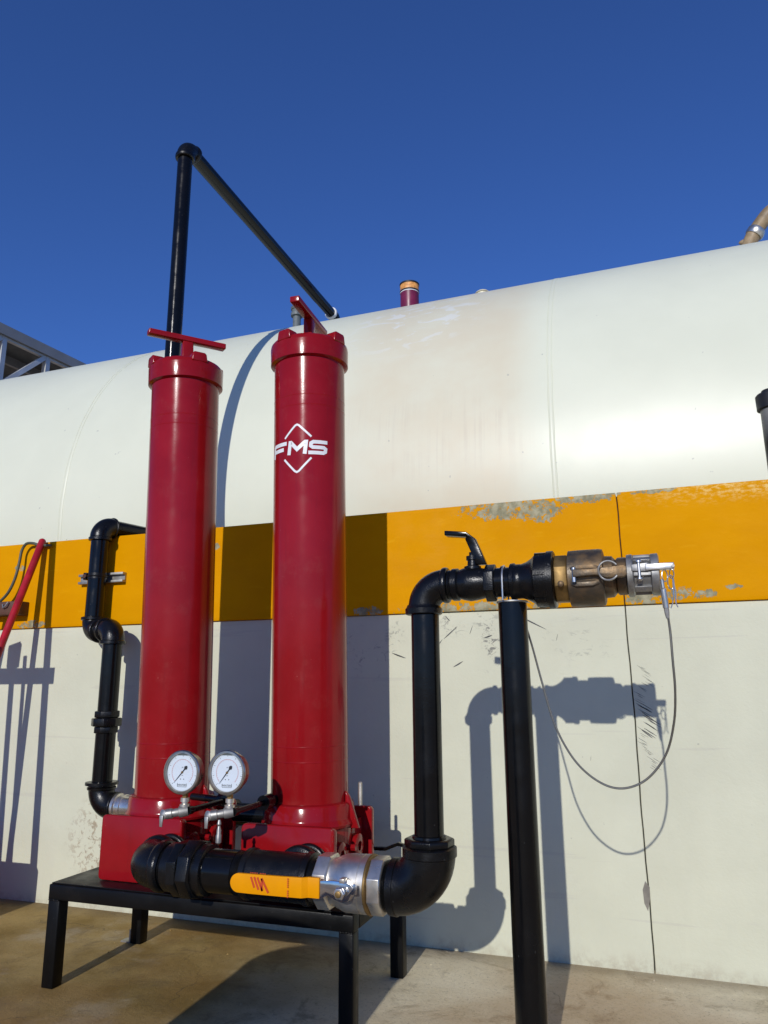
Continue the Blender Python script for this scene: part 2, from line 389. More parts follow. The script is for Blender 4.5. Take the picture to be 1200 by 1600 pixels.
# pebbles and crumbs on the slab
pb = MB()
for _ in range(150):
    x = random.uniform(-3.2, .4); y = random.choice((random.uniform(2.0, 3.0), random.uniform(2.9, 3.04))); r = random.uniform(.0015, .005)
    k = [Vector((x, y, .0005))+Vector((math.cos(a)*r*random.uniform(.7, 1.3), math.sin(a)*r*random.uniform(.7, 1.3), 0)) for a in (0, 1.3, 2.5, 3.8, 5.1)]
    top = Vector((x, y, r*.8)); pb.add(k+[top], [(i, (i+1) % 5, 5) for i in range(5)])
pb = pb.build('grit', m_slab); pb['kind'] = 'stuff'; pb['label'] = 'small crumbs of grit scattered over the concrete slab'; pb['category'] = 'grit'

# ------------------------------------------------------------------ the wall
WY = 3.05
wall = thing('boundary_wall', 'white painted concrete wall with a wide yellow band along its top', 'wall', (0, WY, 0))
JX = lambda z: -.080+.0016*math.sin(z*9)+.0008*math.sin(z*31)
def panel(x0, x1, z0, z1, y0, y1, name, mat, nz=24, jl=False, jr=False):
    vs = []; fs = []
    for i in range(nz+1):
        z = z0+(z1-z0)*i/nz
        a = JX(z)+.0022 if jl else x0; c = JX(z)-.0022 if jr else x1
        vs += [(a, y0, z), (c, y0, z), (c, y1, z), (a, y1, z)]
    for i in range(nz):
        for j in range(4): k = (j+1) % 4; fs.append((i*4+j, i*4+k, i*4+4+k, i*4+4+j))
    fs += [(0, 3, 2, 1), (nz*4, nz*4+1, nz*4+2, nz*4+3)]
    b = MB().add(vs, fs)
    return b.build(name, mat, wall, bevel=.003, seg=2, ang=60)
panel(-6.5, 0, -.02, 1.295, WY, WY+.13, 'panel', m_wall, jr=True)
panel(0, 4.5, -.02, 1.295, WY, WY+.13, 'panel', m_wall, jl=True)
b1 = panel(-6.5, 0, 1.297, 1.752, WY-.012, WY+.13, 'yellow_band', m_band, jr=True)
b2 = panel(0, 4.5, 1.297, 1.752, WY-.012, WY+.13, 'yellow_band', m_band, jl=True)
MB().box((-.12, WY+.03, 0), (-.04, WY+.1, 1.745)).build('joint_filler', m_gap, wall)
# black brush-like scuff marks right of the joint, thin paint strokes 1 mm proud
sc = MB()
for i in range(44):
    z = 1.07-i*.0088+random.uniform(-.004, .004); cx = -.035+.018*math.sin(i*.35)+random.uniform(-.01, .01)
    if .94 > z > .82: w = random.uniform(.03, .07); th = random.uniform(.002, .005)
    else: w = random.uniform(.012, .04); th = random.uniform(.0008, .0018)
    sl = random.uniform(.55, .8); vs = []
    for k in range(7):
        t = k/6; h = th*(math.sin(PI*(t*.9+.05))+random.uniform(-.2, .2)); zz = z-sl*w*t+random.uniform(-.0006, .0006)
        vs += [(cx-w/2+w*t, WY-.0008, zz-h/2), (cx-w/2+w*t, WY-.0008, zz+h/2)]
    sc.add(vs, [(2*k, 2*k+2, 2*k+3, 2*k+1) for k in range(6)])
for cx, cz, L, a in ((-.84, 1.165, .05, .9), (-.79, 1.21, .08, .7), (-.76, 1.08, .05, .5), (-.63, 1.19, .04, .3), (-.80, 1.27, .03, -.8), (-.70, 1.22, .04, 1.2), (-1.02, 1.12, .07, -.35), (-.90, 1.23, .03, 1.0), (-.46, 1.25, .16, -.5), (-.35, 1.18, .03, 1.3), (-.25, .72, .02, 1.4)):
    dx, dz = math.cos(a)*L/2, math.sin(a)*L/2; vs = []
    for k in range(6):
        t = k/5*2-1; h = .0035*(1-t*t)+.0006*random.random(); vs += [(cx+dx*t, WY-.0008, cz+dz*t-h), (cx+dx*t, WY-.0008, cz+dz*t+h*.6)]
    sc.add(vs, [(2*k, 2*k+2, 2*k+3, 2*k+1) for k in range(5)])
sc = sc.build('scuff_mark', simple('black_scuff', (.07, .07, .07), .7, var=.4, sc=60), wall); sc['kind'] = 'stuff'
# chipped spot on the joint
MB().add([(-.088, WY-.0009, .30), (-.074, WY-.0009, .28), (-.076, WY-.0009, .24), (-.086, WY-.0009, .20), (-.097, WY-.0009, .225), (-.099, WY-.0009, .27)], [(0, 1, 2, 3, 4, 5)]).build('chip', m_edge, wall)

# ------------------------------------------------------------------ the white tank
K = 3.9/3.4            # tank size and distance
YC, ZC, R = 5.02*K, 1+1.024*K, 1.62*K
tank = thing('storage_tank', 'huge white horizontal fuel tank rising behind the yellow banded wall', 'tank', (0, YC, 0))
def seamprof():
    xs = [-6.9, -3.266*K, -.357*K, 3.0, 6.3]; pr = []
    end = 7.0
    # dished ends
    for i in range(9):
        a = PI/2*i/8; pr.append((-end-.42*math.cos(a)+.0, max(.001, R*math.sin(a))))
    cur = -end
    for x in xs:
        pr += [(x-.012, R), (x-.006, R+.002), (x+.004, R+.002), (x+.010, R)]
    for i in range(9):
        a = PI/2*i/8; pr.append((end+.42*math.sin(a), max(.001, R*math.cos(a))))
    return pr
sh = MB().rev((0, YC, ZC), (1, 0, 0), seamprof(), 160).build('shell', m_tank, tank, ang=12)
for x in (-4.6, -1.6, 1.6, 4.6):
    MB().box((x-.12, YC-1.25, -.02), (x+.12, YC+1.25, ZC-1.05)).build('saddle', m_edge, tank)
# weld beads, visible as a thin double line
for x in (-3.266*K, -.357*K):
    wb = MB()
    for dx in (-.014, .012):
        pts = [(x+dx+.0015*math.sin(k*1.7), YC+math.cos(a)*(R+.0006), ZC+math.sin(a)*(R+.0006)) for k, a in ((k, 2*PI*k/140) for k in range(140))]
        wb.path(pts, .0022, 6, closed=True)
    wb.build('weld_seam', m_tank, tank)
def P(px, py, yy):      # real-place helper used while laying out: a point at depth yy
    r = CR*((px-600)/1149.6)-CU*((py-800)/1149.6)+CF; t = yy/r.y; return Vector((0, 0, 1))+r*t
lid = MB().rev((-.97*K, YC-.05, ZC+R-.02), Z, [(0, .055), (.225*K, .055), (.228*K, .065), (.234*K, .062), (.245*K, .045), (.25*K, .001)], 24).build('hatch_knob', m_tank, tank)

# ------------------------------------------------------------------ things on the tank
def on(x, y, z): return Vector((x*K, y*K, 1+(z-1)*K))
vx = -1.558*K; zb0 = ZC+R-.02
v = thing('vent_pipe', 'maroon vent pipe with black rim and orange tape on the tank crest', 'vent', (vx, YC, zb0))
c0 = Vector((vx, YC, zb0)); r = .073*K; zt = 1+3.075*K-zb0
MB().rev(c0, Z, [(0, r), (zt-.098, r)], 32).build('pipe', m_maroon, v)
MB().rev(c0+Z*(zt-.098), Z, [(0, r+.002), (.008, r+.002)], 32).build('white_line', m_white_print, v)
MB().rev(c0+Z*(zt-.090), Z, [(0, r+.004), (.014, r+.004)], 32).build('clamp_ring', m_rubber, v)
MB().rev(c0+Z*(zt-.076), Z, [(0, r+.001), (.057, r+.001)], 32).build('tape', m_orange, v)
MB().rev(c0+Z*(zt-.019), Z, [(0, r+.004), (.014, r+.006), (.019, r-.002)], 32).build('rim', m_rubber, v)
vx = -2.54*K
v = thing('breather_valve', 'small grey cast breather cap on the tank behind the right red filter', 'valve', (vx, YC, zb0))
c0 = Vector((vx, YC, zb0)); h = (4.03-3.62)*K
MB().rev(c0, Z, [(0, .038), (h-.07, .038), (h-.065, .057), (h-.035, .057), (h-.03, .05), (h, .05)], 24).build('stem', m_greyv, v)
MB().rev(c0+Z*h, Z, [(0, .057), (.023, .06), (.032, .05)], 24).build('cap', m_greyv, v)
v = thing('fill_pipe', 'tan fill pipe with a metal collar curving up from the tank at the right edge', 'pipe', tuple(on(.83, 5.02, 3.6)))
q = [P(1166, 400, YC), P(1171, 382, YC), P(1178, 366, YC), P(1189, 349, YC), P(1204, 331, YC), P(1228, 316, YC), P(1270, 308, YC), P(1340, 305, YC)]
MB().path(smooth_path(q, 6), .055, 20).build('pipe', m_bhose, v)
MB().rev(P(1177, 369, YC), (q[3]-q[2]), [(0, .062), (.012, .068), (.05, .068), (.06, .062)], 24).build('collar', m_nickel, v)
MB().rev(P(1176, 376, YC), (-1, 0, 0), [(0, .022), (.07, .022), (.09, .015), (.10, .002)], 12).build('side_stub', m_bhose, v)

# tall vent riser: between the wall and the tank, then back over the tank
tx, ty, tz = -2.466, 3.304, 1+2.835*3.304/2.87; r = .0445
v = thing('tall_pipe', 'tall glossy black pipe rising behind the left red filter and bending over the tank', 'pipe', (tx, ty, 0))
MB().rev((tx, ty, 0), Z, [(0, r), (tz-.06, r)], 32).build('riser', m_black, v)
MB().elbow((tx, ty, tz), -Z, Y, .07, .053).build('elbow', m_cast, v)
ring((tx, ty, tz-.077), Z, .034, .060).build('elbow_collar', m_cast, v)
ring((tx, ty+.077, tz), Y, .034, .060).build('elbow_collar', m_cast, v)
ye = 4.84*K+.0
MB().rev((tx, ty+.06, tz), Y, [(0, r), (ye-ty, r)], 32).build('crosspipe', m_black, v)
ring((tx, ye, tz), Y, .034, .057).build('white_collar', m_white_print, v)
MB().elbow((tx, ye+.1, tz), -Y, -Z, .07, .051).build('end_elbow', m_cast, v)
MB().rev((tx, ye+.1, ZC+R-.05), Z, [(0, .045), (tz-.06-ZC-R+.05, .045)], 24).build('drop_pipe', m_black, v)
MB().rev((tx, ty, 0), Z, [(0, .085), (.012, .085)], 24).build('foot_plate', m_steel_blk, v)

# black pipe behind the wall at the right edge
m_sheen_dust = black('black_paint_sheen_dust', .3, .2, .5)
gz = m_sheen_dust.ramp(m_sheen_dust.math('ADD', m_sheen_dust.xyz()[2], m_sheen_dust.math('MULTIPLY', m_sheen_dust.noise(9, 5), .12)), 2.00, 2.20)  # pale fade towards the cap: sun reflection and dust painted into the colour
m_sheen_dust.color(m_sheen_dust.mix(gz, (.006, .006, .006), (.24, .24, .22)))
v = thing('capped_pipe', 'black capped standpipe behind the wall at the right edge of view', 'pipe', (.565, 3.27, 0))
MB().rev((.565, 3.27, 0), Z, [(0, .05), (2.12, .05)], 32).build('pipe', m_sheen_dust, v)
MB().rev((.565, 3.27, 2.105), Z, [(0, .052), (.003, .062), (.062, .063), (.068, .058), (.07, .04), (.085, .038), (.086, .01)], 32).build('cap', m_rubber, v)

# ------------------------------------------------------------------ canopy far left
def atz(px, py, z):
    r = CR*((px-600)/1149.6)-CU*((py-800)/1149.6)+CF; t = (z-1)/r.z; return Vector((0, 0, 1))+r*t
A = atz(0, 503, 6.5); B = atz(135, 569, 6.5); e = (B-A); L = e.length; e.normalize()
A = A-e*3.0; L += 9; nrm = Vector((-e.y, e.x, 0)); 
if nrm.x > 0: nrm = -nrm
cv = thing('steel_canopy', 'grey steel forecourt canopy with open lattice truss beyond the tank on the left', 'canopy', (A.x, A.y, 0))
def bar(a, b, w, h=None):
    h = h or w; a = Vector(a); b = Vector(b); u, vv, d = frame(b-a)
    return MB().extr([(-w/2, -h/2), (w/2, -h/2), (w/2, h/2), (-w/2, h/2)], a, u, vv, d, (b-a).length)
def onpl(px, py):
    r = CR*((px-600)/1149.6)-CU*((py-800)/1149.6)+CF; n_ = nrm; q = A+nrm*.09
    t = (q-Vector((0, 0, 1))).dot(n_)/r.dot(n_); p = Vector((0, 0, 1))+r*t; return (p-A).dot(e), p.z
fh = A.z-onpl(-2, 523)[1]
MB().extr([(0, 0), (L, 0), (L, fh), (0, fh)], A-Z*fh, e, Z, nrm, .05).build('fascia', m_fascia, cv)
MB().extr([(0, 0), (L, 0), (L, 7), (0, 7)], A-Z*.06+nrm*.06, e, nrm, Z, .03).build('roof_sheet', m_soffit, cv)
for k in range(7):
    o_ = A+nrm*(.8+k*.95)-Z*.16; bar(o_, o_+e*L, .06, .14).build('purlin', m_fascia, cv)
off = nrm*.09-Z*(fh+.0)
p1 = onpl(5, 530); p2 = onpl(73, 558); d1_ = onpl(22, 588)
step = p2[0]-p1[0]
bar(A+off, A+off+e*L, .07).build('top_chord', m_gal, cv)
drop = 1.3
bar(A+off-Z*drop, A+off-Z*drop+e*L, .09).build('bottom_chord', m_gal, cv)
k = -3
while p1[0]+k*step < L-.2:
    s_ = p1[0]+k*step; k += 1
    if s_ < .2: continue
    a_ = A+off+e*s_
    bar(a_, a_-Z*drop, .085).build('web_post', m_gal, cv)
    dz_ = (A.z-fh)-d1_[1]; ds_ = p2[0]-d1_[0]; ds_ = ds_*drop/dz_
    bar(a_-e*ds_-Z*drop, a_-e*.04-Z*.02, .075).build('web_diagonal', m_gal, cv)
for s_ in (1.0, L-1):
    a_ = A+e*s_+nrm*3; MB().box((a_.x-.12, a_.y-.12, -.03), (a_.x+.12, a_.y+.12, 6.3)).build('column', m_gal, cv)

# ------------------------------------------------------------------ black steel stand
TH = .326
st = thing('steel_stand', 'low black square tube stand carrying both red filter vessels', 'stand', (-1.47, 2.5, 0))
x0, x1, y0, y1 = -2.054, -.905, 2.25, 2.765
q = .05
MB().box((x0, y0, TH-q), (x1, y0+q, TH)).build('front_beam', m_steel_blk, st, bevel=.004)
MB().box((x0, y1-q, TH-q), (x1, y1, TH)).build('rear_beam', m_steel_blk, st, bevel=.004)
for xx in (x0, x1-q): MB().box((xx, y0+q+.001, TH-q), (xx+q, y1-q-.001, TH-.001)).build('side_beam', m_steel_blk, st, bevel=.003)
MB().box((x0+.006, y0+.006, TH+.0005), (x1-.006, y1-.006, TH+.0045)).build('top_plate', m_steel_blk, st, bevel=.001)
for xx in (x0, x1-q-.0):
    for yy in (y0, y1-q):
        MB().path([(xx+.004+.042*k/12, yy-.0005, TH-q+.0015*math.sin(k*2.4)) for k in range(13)], .0022, 6).build('weld_bead', m_steel_blk, st)
        MB().box((xx+.001, yy+.001, 0), (xx+q-.001, yy+q-.001, TH-q-.001)).build('leg', m_steel_blk, st, bevel=.004)
MB().extr([(0, 0), (.045, 0), (.045, .005), (.006, .005), (.006, .05), (0, .05)], (x0-.001, y1-.045, 0.0005), -X, Z, Y, .04).build('anchor_angle', m_zinc, st)

# ------------------------------------------------------------------ red filter vessels
def arc_profile_plate(w, h, r): return rrect(w, h, r)
def vessel(cx, label, bar_ang, logo, lug0):
    base = Vector((cx, 2.51, TH+.006)); z0 = base.z
    t = thing('filter_vessel', label, 'filter', base, 'red fuel filter vessels on the stand')
    W_ = .338
    # cast body between two flange plates
    b = MB()
    b.box((cx-.105, 2.36, z0+.004), (cx+.105, 2.67, z0+.20))
    b.build('inlet_chamber', m_red, t, bevel=.012, seg=3)
    b = MB().rev((cx, 2.51, z0+.002), Z, [(0, .146), (.19, .150), (.196, .164), (.204, .167), (.211, .165), (.217, .160), (.224, .158), (.262, .156), (.269, .152), (.273, .143)], 56)
    b.build('base_casting', m_red, t, bevel=0)
    fp = MB().extr(rrect(W_, .216, .016), (cx, 2.333, z0+.108), X, Z, Y, .028).build('front_flange', m_red, t, bevel=.003)
    rp = MB().extr(rrect(W_+.01, .235, .016), (cx, 2.665, z0+.118), X, Z, Y, .026).build('rear_flange', m_red, t, bevel=.003)
    for sx in (-1, 1):
        MB().extr([(0, 0), (.05, 0), (.015, .10), (0, .12)], (cx+sx*.138, 2.50, z0+.19), X*sx, Z, Y, .018).build('gusset', m_red, t, bevel=.003)
        for yy in (2.42, 2.575):
            b = MB().rev((cx+sx*.13, yy, z0+.12), X*sx, [(0, .04), (.032, .04), (.034, .037), (.034, .016), (.012, .014), (.012, .001)], 24)
            b.build('side_boss', m_red, t)
        MB().rev((cx+sx*.13, 2.498, z0+.13), X*sx, [(0, .011), (.05, .011)], 6).build('plug_bolt', m_red, t)
        # vertical web linking boss to the rear flange
        MB().box((cx+sx*.118-.006, 2.52, z0+.01), (cx+sx*.118+.02, 2.668, z0+.2)).build('web', m_red, t, bevel=.004)
    MB().rev((cx+.155, 2.60, z0+.25), Z, [(0, .007), (.075, .007), (.078, .004)], 10).build('drain_stud', m_nickel, t)
    # column, leaning slightly towards the viewer as in the picture
    piv = Vector((cx, 2.51, z0+.255)); lean = math.radians(2.3)
    rot = Matrix.Rotation(lean, 3, 'X'); axis = (rot @ Z)
    zt = 2.217; Lc = (zt-piv.z)/axis.z
    cb = []
    def ridge(h, d=.0006, w=.0022): return [(h-w, .1365), (h-w*.3, .1365+d), (h+w*.3, .1365+d), (h+w, .1365)]
    pr = [(-.02, .1365)]
    for h in (.16, .21, Lc-.195, Lc-.155): pr += ridge(h)
    pr += [(Lc-.012, .1365), (Lc, .1365)]
    MB().rev(piv, axis, pr, 96).build('column', m_red, t, ang=8)
    # cap
    o_ = piv+axis*Lc
    cap = MB().rev(o_-axis*.004, axis, [(-.002, .1365), (0, .142), (.004, .151), (.066, .152), (.078, .150), (.088, .142), (.097, .12), (.103, .07), (.105, .001)], 80).build('cap', m_red, t, ang=50)
    u, v_, d_ = frame(axis)
    for k in range(4):
        a = math.radians(lug0+90*k)+math.atan2(0, 1); rd = (Vector((math.cos(a), math.sin(a), 0))-axis*axis.dot(Vector((math.cos(a), math.sin(a), 0)))).normalized(); tg = axis.cross(rd)
        MB().extr([(-.034, 0), (.034, 0), (.029, .034), (.022, .041), (-.022, .041), (-.029, .034)], o_+rd*.106+axis*.066, tg, axis, rd, .047).build('cap_lug', m_red, cap, bevel=.006, seg=3)
    # handle
    top = o_+axis*.095
    dirb = Vector((math.cos(bar_ang), math.sin(bar_ang), 0)); dirb = (dirb-axis*dirb.dot(axis)).normalized(); sd = axis.cross(dirb)
    hs = MB().extr([(-.034, 0), (.034, 0), (.024, .04), (.022, .108), (-.022, .108), (-.024, .04)], top-sd*.018, dirb, axis, sd, .036).build('handle_stem', m_red, t, bevel=.004)
    MB().extr([(-.03, -.01), (.03, -.01), (.012, .06), (-.012, .06)], top-dirb*.007, sd, axis, dirb, .014).build('stem_web', m_red, hs, bevel=.002)
    MB().extr(rrect(.33, .024, .004), top+axis*.120-sd*.019, dirb, axis, sd, .038).build('handle_bar', m_red, hs, bevel=.003)
    if logo:
        r_ = .1365+.0009
        def cyl(u_, h):     # arc length u, height h above logo centre -> world
            hc = (1.855-piv.z)/axis.z+h; a = u_/r_
            return piv+axis*hc+X*math.sin(a)*r_-(rot @ Y)*math.cos(a)*r_
        lg = MB()
        def stroke(pts, w, cut=None):
            # thick polyline, mitred, subdivided so it follows the cylinder
            P2 = []
            for i in range(len(pts)-1):
                a = Vector((*pts[i], 0)); b_ = Vector((*pts[i+1], 0)); n = max(1, int((b_-a).length/.006))
                for k in range(n): P2.append((a.lerp(b_, k/n), i if k else -1))
            P2.append((Vector((*pts[-1], 0)), -1)); Q = [p for p, _ in P2]; vs = []
            for i, p in enumerate(Q):
                d1 = (Q[i]-Q[i-1]).normalized() if i else (Q[1]-Q[0]).normalized()
                d2 = (Q[i+1]-Q[i]).normalized() if i < len(Q)-1 else d1
                m = (d1+d2).normalized(); nn_ = Vector((-m.y, m.x, 0)); k = w/2/max(.35, m.dot(d1))
                vs += [cyl(*(p+nn_*k).xy), cyl(*(p-nn_*k).xy)]
            lg.add(vs, [(2*i, 2*i+2, 2*i+3, 2*i+1) for i in range(len(Q)-1)])
        def letter(lines, ox, w=.0125, sl=.16):
            for ln in lines: stroke([(ox+x+y*sl, y) for x, y in ln], w)
        Hh = .0205
        letter([[(0, -Hh-.005), (0, Hh-.004), (.004, Hh), (.074, Hh)], [(.0, -.001), (.062, -.001)]], -.107, .0142, .12)
        letter([[(0, -Hh-.005), (0, Hh), (.003, Hh), (.031, -Hh+.014), (.059, Hh), (.062, Hh), (.062, -Hh-.005)]], -.017, .0142, .12)
        letter([[(.064, Hh), (.010, Hh), (.002, Hh-.005), (.002, .005), (.010, 0), (.052, 0), (.060, -.005), (.060, -Hh+.005), (.052, -Hh), (-.004, -Hh)]], .062, .0135, .12)
        k = .0075; q0 = .013
        stroke([(q0-.052, .040), (q0-.007, .085), (q0, .088), (q0+.007, .085), (q0+.054, .040)], k); stroke([(q0-.054, -.040), (q0-.008, -.089), (q0, -.093), (q0+.008, -.089), (q0+.054, -.040)], k)
        lg.build('logo', m_white_print, t, ang=60)['label'] = 'white FMS lettering between two chevrons of a diamond'
    return t
vessel(-1.748, 'plain red filter column on the left, with its flat handle swung crosswise', math.atan2(.255, .2), False, -35)
vessel(-1.176, 'red filter column with the white FMS diamond logo, right one on the stand', math.radians(95), True, -105)

# ------------------------------------------------------------------ front manifold
MY, MZ = 2.17, .437
mf = thing('outlet_manifold', 'thick black screwed pipe run joining the front ports of both red filters', 'pipe', (-1.3, MY, MZ))
R4 = .070
def port(cx):
    b = MB().rev((cx, MY+.06, MZ), Y, [(0, .058), (2.333-MY-.065, .058)], 36); b.build('port_stub', m_black, mf)
    ring((cx, 2.312, MZ), Y, .02, .068).build('port_ring', m_cast, mf)
    thread((cx, 2.320, MZ), Y, .012, .055).build('port_thread', m_nickel, mf)
port(-1.605); port(-1.085)
MB().elbow((-1.605, MY, MZ), Y, X, .066, R4-.002, 40).build('elbow', m_cast, mf)
ring((-1.605, MY+.075, MZ), Y, .034, .076).build('elbow_collar', m_cast, mf)
ring((-1.528, MY, MZ), X, .034, .077).build('elbow_collar', m_cast, mf)
thread((-1.513, MY, MZ), X, .03, .062).build('union_thread', m_cast, mf)
MB().rev((-1.50, MY, MZ), X, [(0, .062), (.002, .072), (.03, .073), (.034, .066), (.055, .066)], 40).build('union_tail', m_cast, mf)
MB().rev((-1.470, MY, MZ), X, [(0, .078), (.003, .084), (.034, .084), (.037, .079)], 8, ph=PI/8).build('union_nut', m_cast, mf, bevel=.002)
MB().rev((-1.430, MY, MZ), X, [(0, .084), (.003, .089), (.040, .089), (.046, .080)], 8, ph=.2).build('union_nut', m_cast, mf, bevel=.002)
MB().rev((-1.385, MY, MZ), X, [(0, .073), (.004, .075), (.03, .074), (.034, .066)], 40).build('union_tail', m_cast, mf)
MB().rev((-1.352, MY, MZ), X, [(0, .064), (.10, .064)], 40).build('nipple', m_black, mf)
thread((-1.253, MY, MZ), X, .032, .061).build('nipple_thread', m_cast, mf)
MB().rev((-1.222, MY, MZ), X, [(0, .066), (.003, .073), (.02, .074), (.024, .069), (.20, .069), (.204, .074), (.222, .073), (.225, .066)], 44).build('tee', m_cast, mf)
ring((-1.085, MY+.078, MZ), Y, .03, .075).build('tee_collar', m_cast, mf)
thread((-.998, MY, MZ), X, .026, .063).build('nipple_thread', m_cast, mf)

# ball valve
bv = thing('ball_valve', 'nickel plated ball valve with a long yellow lever handle', 'valve', (-.87, MY, MZ))
MB().rev((-.976, MY, MZ), X, [(0, .072), (.003, .078), (.040, .078), (.045, .074)], 8, ph=PI/8).build('hex_end', m_nickel, bv, bevel=.0015)
MB().rev((-.932, MY, MZ), X, [(0, .066), (.008, .064), (.02, .07), (.04, .077), (.058, .079), (.095, .079), (.0955, .077), (.1, .077), (.1005, .0795), (.115, .0795)], 56).build('body', m_nickel, bv, ang=50)
MB().rev((-.817, MY, MZ), X, [(0, .0795), (.002, .081), (.007, .081), (.009, .078)], 56).build('seal_ring', m_brass, bv)
MB().rev((-.808, MY, MZ), X, [(0, .074), (.003, .080), (.038, .080), (.042, .074)], 8, ph=PI/8).build('hex_end', m_nickel, bv, bevel=.0015)
sx, sz = -.868, MZ-.001; fy = MY-.079
MB().rev((sx, fy+.02, sz), -Y, [(0, .03), (.02, .03), (.024, .022), (.04, .020), (.042, .012), (.06, .012)], 28).build('stem', m_nickel, bv)
MB().rev((sx, fy-.034, sz), -Y, [(0, .017), (.009, .017), (.011, .014)], 6).build('stem_nut', m_chrome, bv, bevel=.001)
MB().rev((sx, fy-.046, sz), -Y, [(0, .0085), (.004, .0085), (.005, .006)], 18).build('stem_end', m_brass, bv)
# lever: chromed plate then yellow sleeve
MB().extr([(-.075, .022), (-.03, .026), (.012, .026), (.026, .02), (.035, .012), (.036, .022), (.046, .022), (.046, -.004), (.03, -.006), (.022, -.022), (.005, -.028), (-.02, -.022), (-.04, -.012), (-.075, -.026)], (sx, fy-.026, sz+.002), X, Z, Y, .004).build('lever_plate', m_polish, bv, bevel=.0008)
MB().box((sx-.004, fy-.03, sz+.024), (sx+.010, fy-.004, sz+.036)).build('stop_lug', m_nickel, bv, bevel=.001)
yl = MB()
seg = [( -.066, 0.0, .0265), (-.10, 0, .0265), (-.115, -.012, .0265), (-.18, -.016, .0262), (-.27, -.018, .026), (-.315, -.018, .0255)]
top_ = []; bot_ = []
prof = []
for dx, dy, hh in seg: prof.append((dx, dy, hh))
for k in range(1, 9):
    a = PI/2*k/8; prof.append((-.315-.026*math.sin(a), -.018, max(.002, .0255*math.cos(a))))
vs = []; fs = []
for dx, dy, hh in prof:
    xx = sx+dx; yy = fy-.024+dy; zz = sz+.0-.01*dx*0+.006
    vs += [(xx, yy-.005, zz-hh), (xx, yy-.005, zz+hh), (xx, yy+.006, zz+hh), (xx, yy+.006, zz-hh)]
n = len(prof)
for i in range(n-1):
    for j in range(4): k = (j+1) % 4; fs.append((4*i+j, 4*i+k, 4*i+4+k, 4*i+4+j))
fs += [(0, 1, 2, 3), (4*n-4, 4*n-1, 4*n-2, 4*n-3)]
yl.add(vs, fs); sleeve = yl.build('handle_sleeve', m_yel_h, bv, bevel=.002)
pr = MB()
def flat(pts, w, y_):
    for i in range(len(pts)-1):
        a = Vector((pts[i][0], y_, pts[i][1])); b_ = Vector((pts[i+1][0], y_, pts[i+1][1])); d = (b_-a).normalized(); nn_ = Vector((-d.z, 0, d.x))*w/2
        pr.add([a+nn_, b_+nn_, b_-nn_, a-nn_], [(0, 1, 2, 3)])
ly = fy-.024-.0175-.0062; lx = sx-.245; lz = sz+.008; k = .00058
def q_(x, y): return (lx+(x-320)*k, lz-(y-292)*k)
for s_ in ([(272, 262), (292, 310)], [(290, 261), (315, 318)], [(308, 262), (336, 322)], [(336, 322), (331, 266)], [(331, 264), (370, 328)]): flat([q_(*p) for p in s_], .0062, ly)
for i, x in enumerate(range(268, 356, 9)):
    if i == 5: continue
    flat([q_(x, 243), q_(x+5, 243)], .0028, ly)
for i, y in enumerate(range(254, 342, 9)):
    if i == 5: continue
    flat([q_(476, y), q_(476, y+6)], .004, ly)
pr.build('handle_print', m_redprint, sleeve)['kind'] = 'stuff'

# ------------------------------------------------------------------ riser with elbows
rz = thing('riser_pipe', 'black upright delivery pipe with a big elbow at its foot and one on top', 'pipe', (-.645, MY, MZ))
RX = -.640
thread((-.768, MY, MZ), X, .03, .066).build('elbow_thread', m_cast, rz)
MB().rev((-.755, MY, MZ), X, [(0, .068), (.003, .076), (.022, .077), (.025, .073)], 40).build('elbow_collar', m_cast, rz)
MB().elbow((RX, MY, MZ), -X, Z, .098, .074, 48).build('large_elbow', m_cast, rz)
MB().rev((RX, MY, MZ+.085), Z, [(0, .073), (.004, .078), (.026, .078), (.03, .072)], 48).build('elbow_collar', m_cast, rz)
MB().rev((RX, MY, MZ+.114), Z, [(0, .066), (.002, .072), (.018, .072), (.022, .066)], 8, ph=.3).build('bushing', m_cast, rz, bevel=.002)
MB().rev((RX, MY, MZ+.13), Z, [(0, .05), (.012, .048), (.014, .0425), (1.215-MZ-.13, .0425)], 40).build('riser', m_black, rz)
UZ = 1.293
MB().rev((RX-.004, MY, 1.205), Z, [(0, .05), (.003, .056), (.018, .057), (.024, .052), (.03, .05)], 40).build('elbow_collar', m_cast, rz)
MB().elbow((RX-.002, MY, UZ), -Z, X, .066, .0485, 36).build('upper_elbow', m_cast, rz)
ring((RX+.068, MY, UZ), X, .02, .0545).build('elbow_collar', m_cast, rz)

# upper valve
uv = thing('lever_valve', 'black painted lever valve at the top of the delivery pipe', 'valve', (-.48, MY, UZ))
MB().rev((-.566, MY, UZ), X, [(0, .043), (.016, .043), (.018, .049), (.034, .049), (.038, .044), (.05, .048), (.07, .052), (.10, .048), (.118, .044)], 40).build('body', m_cast, uv)
thread((-.562, MY, UZ), X, .014, .044).build('thread', m_cast, uv)
MB().rev((-.449, MY, UZ), X, [(0, .05), (.002, .056), (.03, .056), (.033, .051)], 6, ph=PI/6).build('hex_end', m_cast, uv, bevel=.0015)
MB().rev((-.487, MY, UZ+.04), Z, [(0, .026), (.012, .026), (.016, .016), (.03, .015), (.032, .019), (.044, .019), (.046, .010), (.056, .010)], 16).build('stem', m_cast, uv)
pts = [(-.458, .056), (-.468, .083), (-.479, .110), (-.490, .137), (-.500, .150), (-.535, .155), (-.568, .159)]
vs = []; fs = []
for i, (x, z) in enumerate(pts):
    hw = .013 if i < 4 else .02; th_ = .0155 if i < 4 else .0075
    for (dy, dz) in ((-hw, -th_), (hw, -th_), (hw, th_), (-hw, th_)):
        vs.append((x+(dz if i < 4 else 0), MY+dy, UZ+z+(0 if i < 4 else dz)))
